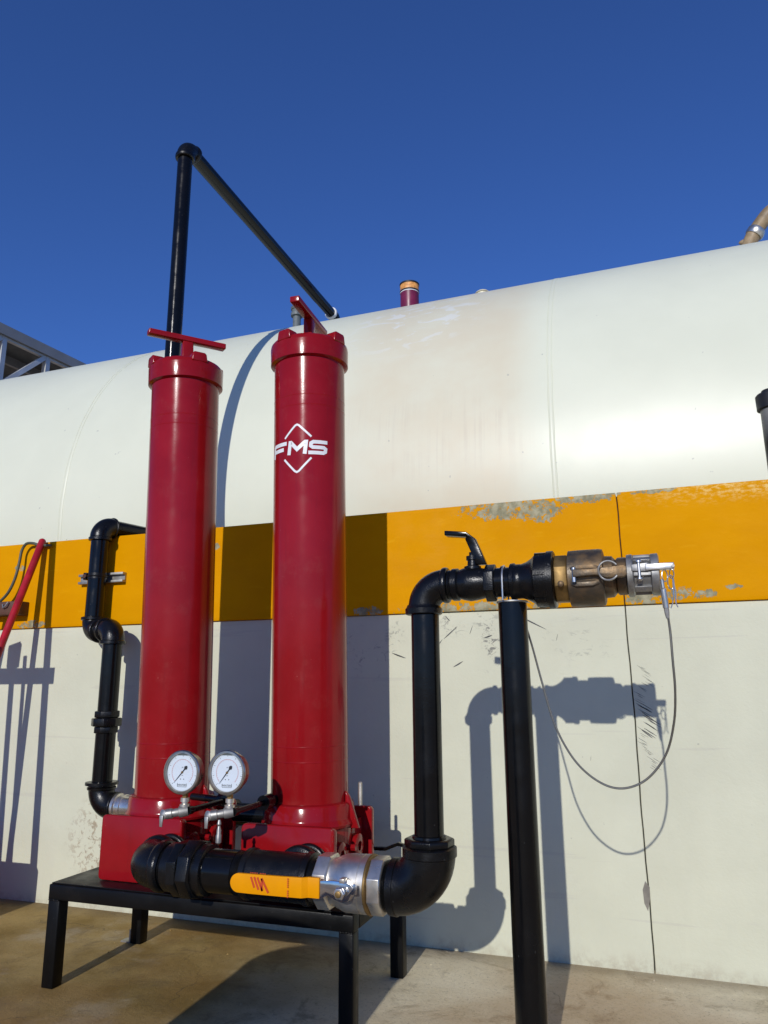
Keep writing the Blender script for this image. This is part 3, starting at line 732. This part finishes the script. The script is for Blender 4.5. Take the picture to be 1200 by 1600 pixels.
for i in range(len(pts)-1):
    for j in range(4): k = (j+1) % 4; fs.append((4*i+j, 4*i+k, 4*i+4+k, 4*i+4+j))
m_ = len(pts)*4; fs += [(0, 1, 2, 3), (m_-4, m_-1, m_-2, m_-3)]
MB().add(vs, fs).build('lever', m_black, uv, bevel=.0025)

# reducer and coupling
rd = thing('pipe_reducer', 'black bell shaped reducer between the lever valve and the bronze coupling', 'fitting', (-.33, MY, UZ))
MB().rev((-.418, MY, UZ), X, [(0, .044), (.018, .044), (.019, .049), (.026, .049), (.027, .044), (.045, .044)], 36).build('nipple', m_black, rd)
MB().rev((-.374, MY, UZ), X, [(0, .048), (.003, .054), (.014, .055), (.018, .051), (.035, .051), (.05, .056), (.066, .066), (.074, .074), (.076, .077), (.106, .079), (.110, .079), (.111, .084), (.128, .084), (.131, .079)], 44).build('bell', m_cast, rd, ang=50)
for a in (.3, 1.35, 2.4, 3.45, 4.5, 5.55):
    MB().extr([(0, 0), (.032, 0), (.032, .005), (0, .005)], Vector((-.297, MY-math.sin(a)*.0765, UZ+math.cos(a)*.0765)), X, Vector((0, -math.sin(a), math.cos(a))), Vector((0, -math.cos(a), -math.sin(a))), .012).build('rib', m_cast, rd)

cp = thing('quick_coupling', 'weathered bronze cam lock hose coupling with ring pull arm', 'coupling', (-.17, MY, UZ))
MB().rev((-.242, MY, UZ), X, [(0, .066), (.002, .071), (.034, .071), (.038, .068)], 8, ph=PI/8).build('hex_ring', m_brass, cp, bevel=.002)
MB().rev((-.205, MY, UZ), X, [(0, .070), (.003, .080), (.03, .081), (.088, .081), (.097, .079), (.1, .070)], 56).build('body', m_bronze, cp, ang=30)
MB().rev((-.108, MY, UZ), X, [(0, .06), (.025, .058), (.03, .052), (.036, .045)], 40).build('neck', m_bronze, cp)
MB().rev((-.074, MY, UZ), X, [(0, .040), (.002, .050), (.007, .053), (.026, .053), (.032, .048), (.034, .044)], 40).build('end_ring', m_bronze, cp)
# recess pocket rims and cam arm on the near side
for sgn in (1, -1):
    MB().extr([(-.035, 0), (-.02, .007), (.025, .007), (.045, 0), (.03, -.012), (-.03, -.012)], (-.160, MY-.0785, UZ+sgn*.022+(.0 if sgn > 0 else -.006)), X, -Y*.6+Z*.8*sgn, Z*-sgn, .012).build('pocket_rim', m_bronze, cp, bevel=.002)
MB().rev((-.183, MY-.092, UZ+.018), -Z, [(0, .006), (.04, .006)], 12).build('hinge_pin', m_chrome, cp)
MB().extr([(0, -.011), (.06, -.008), (.09, -.017), (.135, -.017), (.143, -.01), (.143, .012), (.135, .016), (.05, .010), (0, .011)], (-.186, MY-.100, UZ+.002), X, Z, Y, .014).build('cam_arm', m_bronze, cp, bevel=.002)
MB().rev((-.222, MY-.070, UZ-.022), -Y, [(0, .009), (.006, .0085), (.009, .004)], 16).build('bolt', m_bronze, cp)
rp = [( -.090+.026*math.cos(a), MY-.108+.004*math.sin(a*2), UZ+.003+.026*math.sin(a)) for a in [math.radians(35+290*i/30) for i in range(31)]]
MB().path(rp, .0028, 10).build('pull_ring', m_zinc, cp)

# dust cap
dc = thing('dust_cap', 'dull aluminium dust cap with a short bright lever on the coupling end', 'cap', (-.02, MY, UZ))
MB().rev((-.046, MY, UZ), X, [(0, .050), (.002, .059), (.016, .060), (.020, .056), (.021, .047), (.062, .047), (.063, .054), (.066, .058), (.084, .059), (.087, .052), (.088, .001)], 48).build('body', m_alu, dc, ang=40)
for a in (.55, 1.4, 2.3, 3.3, 4.2, 5.2, 6.0):
    MB().extr([(0, 0), (.045, 0), (.045, .011), (0, .011)], Vector((-.027, MY-math.sin(a)*.044, UZ+math.cos(a)*.044)), X, Vector((0, -math.sin(a), math.cos(a))), Vector((0, -math.cos(a), -math.sin(a))), .018).build('rib', m_alu, dc, bevel=.001)
MB().rev((-.012, MY-.060, UZ+.036), -Z, [(0, .006), (.004, .009), (.008, .009), (.009, .0045), (.05, .0045), (.051, .009), (.055, .009), (.06, .005)], 14).build('pin', m_chrome, dc)
MB().box((.004, MY-.066, UZ+.004), (.078, MY-.046, UZ+.022)).build('lever', m_chrome, dc, bevel=.002)
MB().extr([(-.03, .010), (.014, .013), (.014, -.012), (-.03, -.009)], (-.002, MY-.062, UZ+.013), X, Z, Y, .012).build('lever_eye', m_alu, dc, bevel=.0015)
MB().rev((.075, MY-.07, UZ+.012), Y, [(0, .004), (.03, .004)], 10).build('lever_rivet', m_zinc, dc)
for kk, (cx_, cz_, rr) in enumerate(((.052, -.012, .016), (.066, -.030, .018), (.070, -.008, .012))):
    MB().path([(cx_+rr*.45*math.cos(a), MY-.055+.006*math.cos(a+kk), UZ+cz_+rr*math.sin(a)) for a in [2*PI*i/20 for i in range(20)]], .0016, 8, closed=True).build('split_ring', m_chrome, dc)
MB().path(smooth_path([(.072, MY-.055, UZ-.02), (.070, MY-.058, UZ-.06), (.066, MY-.056, UZ-.085), (.06, MY-.056, UZ-.10)], 4), .0016, 8).build('pin_clip', m_chrome, dc)
MB().path(smooth_path([(.072, MY-.055, UZ-.02), (.075, MY-.054, UZ-.06), (.074, MY-.054, UZ-.085), (.078, MY-.054, UZ-.098)], 4), .0016, 8).build('pin_clip', m_chrome, dc)

# lanyard wire rope
lw = thing('wire_lanyard', 'thin steel wire rope looping from the dust cap down and behind the black post', 'cable', (.0, MY, .9))
pxs = [(1041, 948, 2.12), (1047, 985, 2.13), (1051, 1030, 2.14), (1055, 1080, 2.16), (1053, 1130, 2.19), (1040, 1180, 2.22), (1010, 1218, 2.235), (972, 1232, 2.24), (935, 1221, 2.24), (898, 1188, 2.24), (868, 1135, 2.24), (848, 1070, 2.24), (833, 1015, 2.235), (824, 985, 2.225)]
LP = [P(a, b_, c) for a, b_, c in pxs]
LP.append(Vector((-.35, 2.225, 1.19)))
LP.append(Vector((-.372, 2.232, 1.215)))
MB().path(smooth_path(LP, 8), .0032, 8).build('rope', m_wire, lw)
a_ = P(1034, 905, 2.115); b_ = P(1041, 950, 2.12)
MB().path([a_, a_.lerp(b_, .3), a_.lerp(b_, .35), b_], [.005, .005, .0085, .0085], 12).build('ferrule', m_chrome, lw)
MB().path([b_, b_+(b_-a_)*.18, b_+(b_-a_)*.36], [.007, .0065, .0045], 10).build('ferrule_tail', m_zinc, lw)

# support post
ps = thing('support_post', 'thick black floor post under the coupling with a white rimmed top', 'post', (-.373, 2.175, 0))
PX, PY = -.373, 2.175
MB().rev((PX, PY, 0), Z, [(0, .0418), (1.232, .0418)], 48).build('post', m_black, ps)
MB().rev((PX, PY, 1.230), Z, [(0, .0415), (.002, .0455), (.006, .0455), (.0075, .02)], 40).build('top_plate', m_zinc, ps)
MB().box((PX-.09, PY-.09, 0.0005), (PX+.09, PY+.09, .01)).build('foot_plate', m_steel_blk, ps, bevel=.002)
ub = [(PX-.018, MY+.0485*math.cos(a), UZ+.0485*math.sin(a)) for a in [math.radians(-5+190*i/24) for i in range(25)]]
ub = [(PX-.018, MY+.0485, 1.235)]+ub+[(PX-.018, MY-.0485, 1.235)]
MB().path(ub, .003, 10).build('u_bolt', m_chrome, ps)

# ------------------------------------------------------------------ rear manifold and left supply pipe
rm = thing('inlet_manifold', 'black pipe run behind the two red filters feeding their rear flanges', 'pipe', (-1.5, 2.87, .48))
LZ = .478
MB().rev((-2.06, 2.87, LZ), X, [(0, .0445), (.93, .0445)], 32).build('pipe', m_black, rm)
for cx in (-1.748, -1.176):
    MB().rev((cx+.0, 2.692, LZ), Y, [(0, .05), (.17, .05)], 28).build('rear_stub', m_black, rm)
    MB().rev((cx-.07, 2.87, LZ), X, [(0, .05), (.004, .058), (.136, .058), (.14, .05)], 32).build('tee', m_cast, rm)
MB().rev((-1.14, 2.87, LZ), X, [(0, .054), (.05, .054), (.055, .04)], 32).build('end_cap', m_cast, rm)
MB().extr([(0, 0), (.1, .004), (.15, .024), (.27, .0), (.27, -.008), (.15, .012), (.1, -.008), (0, -.01)], (-1.10, 2.80, .40), X, Z, Y, .02).build('rear_lever', m_black, rm, bevel=.002)
# between the vessels
MB().rev((-1.48, 2.52, .545), X, [(0, .028), (.17, .028)], 24).build('bridge_pipe', m_black, rm)
MB().rev((-1.345, 2.52, .545), X, [(0, .04), (.03, .042), (.035, .035)], 24).build('bridge_collar', m_cast, rm)

lp = thing('supply_pipe', 'black cranked supply pipe climbing the wall left of the red filters', 'pipe', (-2.38, 2.9, .5))
UX, UY, LX, LY = -2.578, 2.965, -2.383, 2.88
MB().rev((-2.295, LY, LZ), X, [(0, .052), (.004, .056), (.018, .056), (.022, .05), (.03, .05), (.032, .053), (.05, .053), (.052, .05), (.24, .05)], 36).build('nickel_nipple', m_nickel, lp)
thread((-2.30, LY, LZ), X, .02, .053).build('thread', m_cast, lp)
MB().elbow((LX, LY, LZ), Z, X, .075, .056, 36).build('lower_elbow', m_cast, lp)
ring((LX+.083, LY, LZ), X, .02, .062).build('elbow_collar', m_cast, lp)
MB().rev((LX, LY, LZ+.068), Z, [(0, .058), (.003, .062), (.012, .063), (.015, .058), (.02, .058), (.022, .072), (.034, .072), (.036, .05)], 40).build('elbow_collar', m_cast, lp)
MB().rev((LX, LY, LZ+.10), Z, [(0, .0445), (1.195-LZ-.10, .0445)], 32).build('lower_riser', m_black, lp)
uz0 = .79
MB().rev((LX, LY, uz0), Z, [(0, .046), (.003, .054), (.028, .054), (.03, .05)], 8, ph=.2).build('union_tail', m_cast, lp, bevel=.001)
MB().rev((LX, LY, uz0+.031), Z, [(0, .062), (.003, .068), (.034, .068), (.037, .062)], 8, ph=.5).build('union_nut', m_cast, lp, bevel=.002)
MB().rev((LX, LY, uz0+.069), Z, [(0, .05), (.003, .057), (.028, .057), (.031, .05)], 8, ph=.2).build('union_tail', m_cast, lp, bevel=.001)
# crank: two elbows between the lower and the upper pipe
dvec = Vector((LX-UX, LY-UY, 0)); dn = dvec.normalized()
hz = 1.262
MB().elbow((LX, LY, hz), -Z, -dn, .056, .053, 32).build('crank_elbow', m_cast, lp)
MB().rev((LX, LY, hz-.072), Z, [(0, .050), (.003, .060), (.016, .060), (.02, .054)], 36).build('elbow_collar', m_cast, lp)
MB().elbow((UX, UY, hz), Z, dn, .056, .053, 32).build('crank_elbow', m_cast, lp)
MB().rev((UX, UY, hz+.052), Z, [(0, .054), (.004, .060), (.016, .060), (.02, .050)], 36).build('elbow_collar', m_cast, lp)
mid = Vector(((UX+LX)/2, (UY+LY)/2, hz))
for s_ in (-1, 1): ring(mid+dn*.032*s_, dn, .02, .059).build('elbow_collar', m_cast, lp)
MB().rev(mid-dn*.03, dn, [(0, .047), (.06, .047)], 28).build('close_nipple', m_cast, lp)
tz2 = 1.79
MB().rev((UX, UY, hz+.06), Z, [(0, .0445), (tz2-.06-hz-.06+.005, .0445)], 32).build('upper_riser', m_black, lp)
MB().rev((UX, UY, tz2-.076), Z, [(0, .050), (.003, .057), (.016, .057), (.02, .052)], 36).build('elbow_collar', m_cast, lp)
MB().elbow((UX, UY, tz2), -Z, Vector((.225, .974, 0)), .058, .052, 32).build('top_elbow', m_cast, lp)
dd = Vector((.225, .974, 0)).normalized()
ring(Vector((UX, UY, tz2))+dd*.064, dd, .012, .056).build('elbow_collar', m_cast, lp)
MB().rev(Vector((UX, UY, tz2))+dd*.055, dd, [(0, .0445), (.60, .0445)], 32).build('crosspipe', m_black, lp)

sc_t = thing('pipe_clamp', 'short galvanised strut bracket clamping the supply pipe to the yellow band', 'bracket', (-2.6, 3.03, 1.535))
for za, zb in ((1.508, 1.520), (1.546, 1.558)):
    MB().box((-2.735, 3.008, za), (-2.46, 3.037, zb)).build('strut_flange', m_zinc, sc_t, bevel=.001)
MB().box((-2.735, 3.026, 1.5205), (-2.46, 3.037, 1.5455)).build('strut_web', m_zinc, sc_t)
MB().path([(UX+.0475*math.cos(a), UY+.0475*math.sin(a), 1.533) for a in [2*PI*i/30 for i in range(30)]], .0035, 8, closed=True).build('pipe_band', m_cast, sc_t)
MB().rev((UX, UY, 1.520), Z, [(0, .0463), (.028, .0463)], 36).build('clamp_strap', m_cast, sc_t)
MB().box((UX-.062, UY-.03, 1.517), (UX-.044, UY-.0, 1.553)).build('clamp_ear', m_cast, sc_t, bevel=.002)
MB().rev((UX-.05, UY-.028, 1.535), -Y, [(0, .011), (.008, .011)], 6).build('clamp_bolt', m_rustb, sc_t)

# ------------------------------------------------------------------ pressure gauges
def gauge(cx, cz, cy, label, back_y, na=228):
    t = thing('pressure_gauge', label, 'gauge', (cx, cy, cz), 'round pressure gauges between the filters')
    rot = Matrix.Rotation(math.radians(0), 3, 'Z')
    MB().rev((cx, cy+.046, cz), -Y, [(0, .050), (.004, .056), (.030, .058), (.032, .064), (.036, .067), (.046, .067), (.049, .064), (.0495, .058), (.044, .056)], 56, caps=False).build('case', m_bezel, t, ang=40)
    MB().rev((cx, cy+.046, cz), -Y, [(0, .05), (.001, .001)], 40).build('case_back', m_chrome, t)
    dial = MB().rev((cx, cy+.0062, cz), -Y, [(0, .0575), (.001, .0575)], 56).build('dial', m_dial, t)
    dy = cy+.0048
    fl = []
    for i in range(13):
        a = math.radians(62+56*i/12); fl.append((math.cos(a)*.0572, math.sin(a)*.0572))
    MB().add([(cx+x, dy-.0003, cz+z) for x, z in fl], [tuple(range(13))]).build('fluid_gap', m_greyv, dial)
    tk = MB(); rk = MB()
    for i in range(41):
        a = math.radians(225-270*i/40); r0 = .0505 if i % 5 else .047; r1 = .053; w = .0006 if i % 5 else .0011
        d = Vector((math.cos(a), 0, math.sin(a))); n_ = Vector((-d.z, 0, d.x))*w/2; o_ = Vector((cx, dy, cz))
        tk.add([o_+d*r0+n_, o_+d*r1+n_, o_+d*r1-n_, o_+d*r0-n_], [(0, 1, 2, 3)])
        if i % 5 == 0 and i: # tiny inked figures, unreadable at this size
            pass
    for i in range(60):
        a0 = math.radians(225-270*i/60); a1 = math.radians(225-270*(i+1)/60); vs = []
        for a, r_ in ((a0, .0385), (a1, .0385), (a1, .0395), (a0, .0395)): vs.append((cx+math.cos(a)*r_, dy, cz+math.sin(a)*r_))
        rk.add(vs, [(0, 1, 2, 3)])
    for i in range(28):
        a = math.radians(225-270*i/27); d = Vector((math.cos(a), 0, math.sin(a))); n_ = Vector((-d.z, 0, d.x))*.0003; o_ = Vector((cx, dy, cz))
        rk.add([o_+d*.0355+n_, o_+d*.0385+n_, o_+d*.0385-n_, o_+d*.0355-n_], [(0, 1, 2, 3)])
    tk.build('scale_marks', m_ink, dial); rk.build('inner_scale', m_redink, dial)
    # brand word and small print
    for txt, s_, ox, oz, wx in (('WINTERS', .0085, 0, -.0415, 1.0), ('kPa', .0045, 0, .013, 1), ('psi', .0045, 0, -.0105, 1)):
        cu = bpy.data.curves.new('txt', 'FONT'); cu.body = txt; cu.size = s_; cu.align_x = 'CENTER'
        tmp = bpy.data.objects.new('txt', cu); C.objects.link(tmp)
        me = bpy.data.meshes.new_from_object(tmp); bpy.data.objects.remove(tmp)
        me.transform(Matrix.Translation((ox, cy*0-.0, oz)) @ Matrix.Rotation(PI/2, 4, 'X'))
        me.transform(Matrix.Translation((0, dy-cy-.0002, 0)))
        me.materials.clear(); me.materials.append(m_ink.m)
        ob = bpy.data.objects.new('dial_lettering', me); C.objects.link(ob); ob.parent = dial
    dots = MB()
    for ddx in (-.006, .006): dots.rev((cx+ddx, dy+.0003, cz-.021), -Y, [(0, .0016), (.0003, .0016)], 10)
    bx = [(-.0165, -.044), (.0165, -.044), (.0165, -.033), (-.0165, -.033)]
    for i in (0, 1, 3):
        a = Vector((cx+bx[i][0], dy-.0001, cz+bx[i][1])); b_ = Vector((cx+bx[(i+1) % 4][0], dy-.0001, cz+bx[(i+1) % 4][1])); d = (b_-a).normalized(); nn_ = Vector((-d.z, 0, d.x))*.0005
        dots.add([a+nn_, b_+nn_, b_-nn_, a-nn_], [(0, 1, 2, 3)])
    dots.build('dial_marks', m_ink, dial)
    a = math.radians(na); d = Vector((math.cos(a), 0, math.sin(a))); n_ = Vector((-d.z, 0, d.x)); o_ = Vector((cx, cy+.0028, cz))
    nd = MB().add([o_+d*.044+n_*.0004, o_+d*.044-n_*.0004, o_-n_*.0014, o_-d*.012-n_*.0016, o_-d*.018-n_*.006, o_-d*.024-n_*.003, o_-d*.026, o_-d*.024+n_*.003, o_-d*.018+n_*.006, o_-d*.012+n_*.0016, o_+n_*.0014], [tuple(range(11))])
    nd.build('needle', m_ink, dial)
    MB().rev((cx, cy+.003, cz), -Y, [(0, .0035), (.002, .003), (.0025, .001)], 14).build('hub', m_brass, dial)
    # stem, cross valve
    zb = cz-.066
    MB().rev((cx+.004, cy+.022, zb+.005), -Z, [(0, .009), (.018, .009)], 4, ph=PI/4).build('gauge_shank', m_brass, t)
    MB().rev((cx+.004, cy+.022, zb-.012), -Z, [(0, .014), (.012, .014), (.013, .010), (.018, .010), (.019, .016), (.036, .016), (.04, .012)], 20).build('union_nut', m_nickel, t, ang=30)
    vz = zb-.050
    MB().rev((cx+.018, cy+.022, vz), Vector((-.9, -.42, -.14)), [(0, .015), (.02, .017), (.028, .0165), (.030, .0125), (.048, .0125), (.05, .0155), (.068, .0155), (.072, .013)], 24).build('cock_body', m_zinc, t, ang=30)
    e_ = Vector((cx+.018, cy+.022, vz))+Vector((-.9, -.42, -.14)).normalized()*.074
    MB().rev(e_-Y*.0, -Y*.9+X*-.3, [(0, .014), (.006, .016), (.008, .012), (.012, .006)], 20).build('cock_nose', m_zinc, t)
    MB().extr([(-.007, 0), (.007, 0), (.005, -.034), (-.005, -.034)], e_-Y*.014, X, Z, -Y, .003).build('cock_lever', m_zinc, t, bevel=.001)
    MB().rev((cx+.02, cy+.016, vz), Y, [(0, .0125), (.02, .0125), (.021, .009), (back_y-cy-.03, .009), (back_y-cy-.029, .018), (back_y-cy, .018)], 20).build('impulse_pipe', m_black, t)
    return t
g1 = gauge(-1.433, .7325, 2.10, 'pressure gauge in front of the left red column, left of the two dials', 2.34)
g2 = gauge(-1.270, .7365, 2.10, 'pressure gauge against the shaded wall, right of the two dials', 2.325, 231.5)
MB().rev((-1.413, 2.345, .616), Vector((-1, .25, 0)), [(0, .022), (.03, .022), (.031, .012), (.17, .012)], 20).build('side_connector', m_cast, g1)
MB().rev((-1.25, 2.325, .62), Y, [(-.02, .024), (.025, .024), (.026, .014), (.08, .014)], 20).build('side_connector', m_cast, g2)
MB().rev((-1.285, 2.095, .60), -Z, [(0, .004), (.012, .007), (.018, .004), (.03, .007), (.04, .007), (.045, .009), (.065, .009)], 14).build('drain_cock', m_zinc, g2, ang=30)

# ------------------------------------------------------------------ fire point at the left edge
cb = smooth_path([P(-60, 950, 2.98), P(-15, 947, 2.98), P(8, 932, 2.985), P(22, 908, 2.99), P(30, 880, 2.995), P(34, 861, 3.0), P(41, 850, 3.0), P(52, 849, 3.005), P(62, 852, 3.01), P(80, 852, 3.02)], 8)
solo(MB().path(cb, .0075, 10).build('grey_cable', m_cable_g), 'grey green cable curling over the yellow band behind the red pole', 'cable')
pa = Vector((-3.000, 3.018, 1.765)); pd = (Vector((-3.03, 2.43, 0))-pa).normalized()
Lp = (Vector((-3.03, 2.43, 0))-pa).length
o_ = MB().rev(pa, pd, [(0, .008), (.004, .014), (.012, .0185), (Lp, .0185)], 20).build('red_pole', m_pole)
solo(o_, 'slender red pole leaning on the yellow band at the left edge', 'pole')
br = thing('wall_bracket', 'small dark brown steel bracket at the left edge behind the red pole', 'bracket', (-3.2, 3.0, 1.37))
a_ = P(-60, 952, 2.99); b_ = P(34, 950, 2.99)
MB().box((a_.x, 2.965, b_.z-.035), (b_.x, 3.037, b_.z+.035)).build('bar', m_rustb, br, bevel=.003)
MB().path([(b_.x-.06, 2.955, b_.z+.03), (b_.x-.07, 2.95, b_.z+.01), (b_.x-.09, 2.955, b_.z+.0), (b_.x-.10, 2.96, b_.z+.02)], .004, 8).build('hook', m_zinc, br)

FY = 2.50; dX = .0436*(WY-FY); dZ = .4073*(WY-FY)
fs_ = thing('fire_tool_stand', 'red fire point frame with sand box just outside the left edge', 'stand', (-3.2, FY, 0))
MB().box((-4.0, FY, 1.012+dZ), (-2.872+dX, FY+.02, 1.086+dZ)).build('rail', m_pole, fs_)
bt = .158+dZ
MB().extr([(-4.0, 0), (-2.858+dX, 0), (-2.858+dX, bt-.03), (-2.875+dX, bt), (-4.0, bt)], (0, FY+.02, 0), X, Z, -Y, .32).build('sand_box', m_pole, fs_)
def tool(name, label, cat, x0_, z0_, x1_, z1_, r_, mat, yy=FY-.03):
    a = Vector((x0_+dX, yy, z0_+dZ)); b_ = Vector((x1_+dX, yy+.005, z1_+dZ))
    t = thing(name, label, cat, tuple(b_))
    MB().path([a, b_], r_, 14).build('handle', mat, t); return t, a, b_
t, a, b_ = tool('shovel', 'upturned shovel hung on the fire stand outside the left edge', 'shovel', -3.150, 1.13, -3.10, .0, .018, m_wood)
# shovel blade from its shadow
bl = [(-.042, -.005), (-.02, -.03), (.012, -.03), (.018, -.012), (.042, -.005), (.046, .108), (.034, .125), (-.04, .105), (-.044, .09)]
MB().extr([(x+.0, z) for x, z in bl], (-3.148+dX, FY-.05, 1.125+dZ), X, Z, Y, .006).build('blade', m_pole, t)
t, a, b_ = tool('fire_hook', 'short rounded hook handle beside the shovel on the fire stand', 'tool', -3.072, 1.165, -3.03, .1, .013, m_wood)
t, a, b_ = tool('pike_pole', 'long straight pike pole leaning on the fire stand rail', 'tool', -2.967, 2.2, -2.885, .1, .022, m_pole)
t, a, b_ = tool('spade_handle', 'straight wooden shaft farthest left on the fire stand', 'tool', -3.213, 1.38, -3.275, .9, .02, m_wood)

# made-up drum added outside the view to throw the shadow under the stand
dr_ = thing('shadow_drum', 'blue drum added just outside the view to cast the shadow under the stand', 'drum', (-1.12, .60, -.03))
MB().rev((-1.12, .60, -.03), Z, [(0, .28), (.01, .29), (.28, .29), (.29, .298), (.30, .29), (.58, .29), (.59, .298), (.60, .29), (.87, .29), (.88, .295), (.885, .28), (.87, .275), (.868, .001)], 64).build('barrel', m_drum, dr_)
MB().rev((-1.0, .60, .835), Z, [(0, .03), (.012, .03)], 16).build('bung', m_zinc, dr_)

for o_ in bpy.data.objects:
    if '_w' in o_: del o_['_w']
S.render.engine = 'CYCLES'
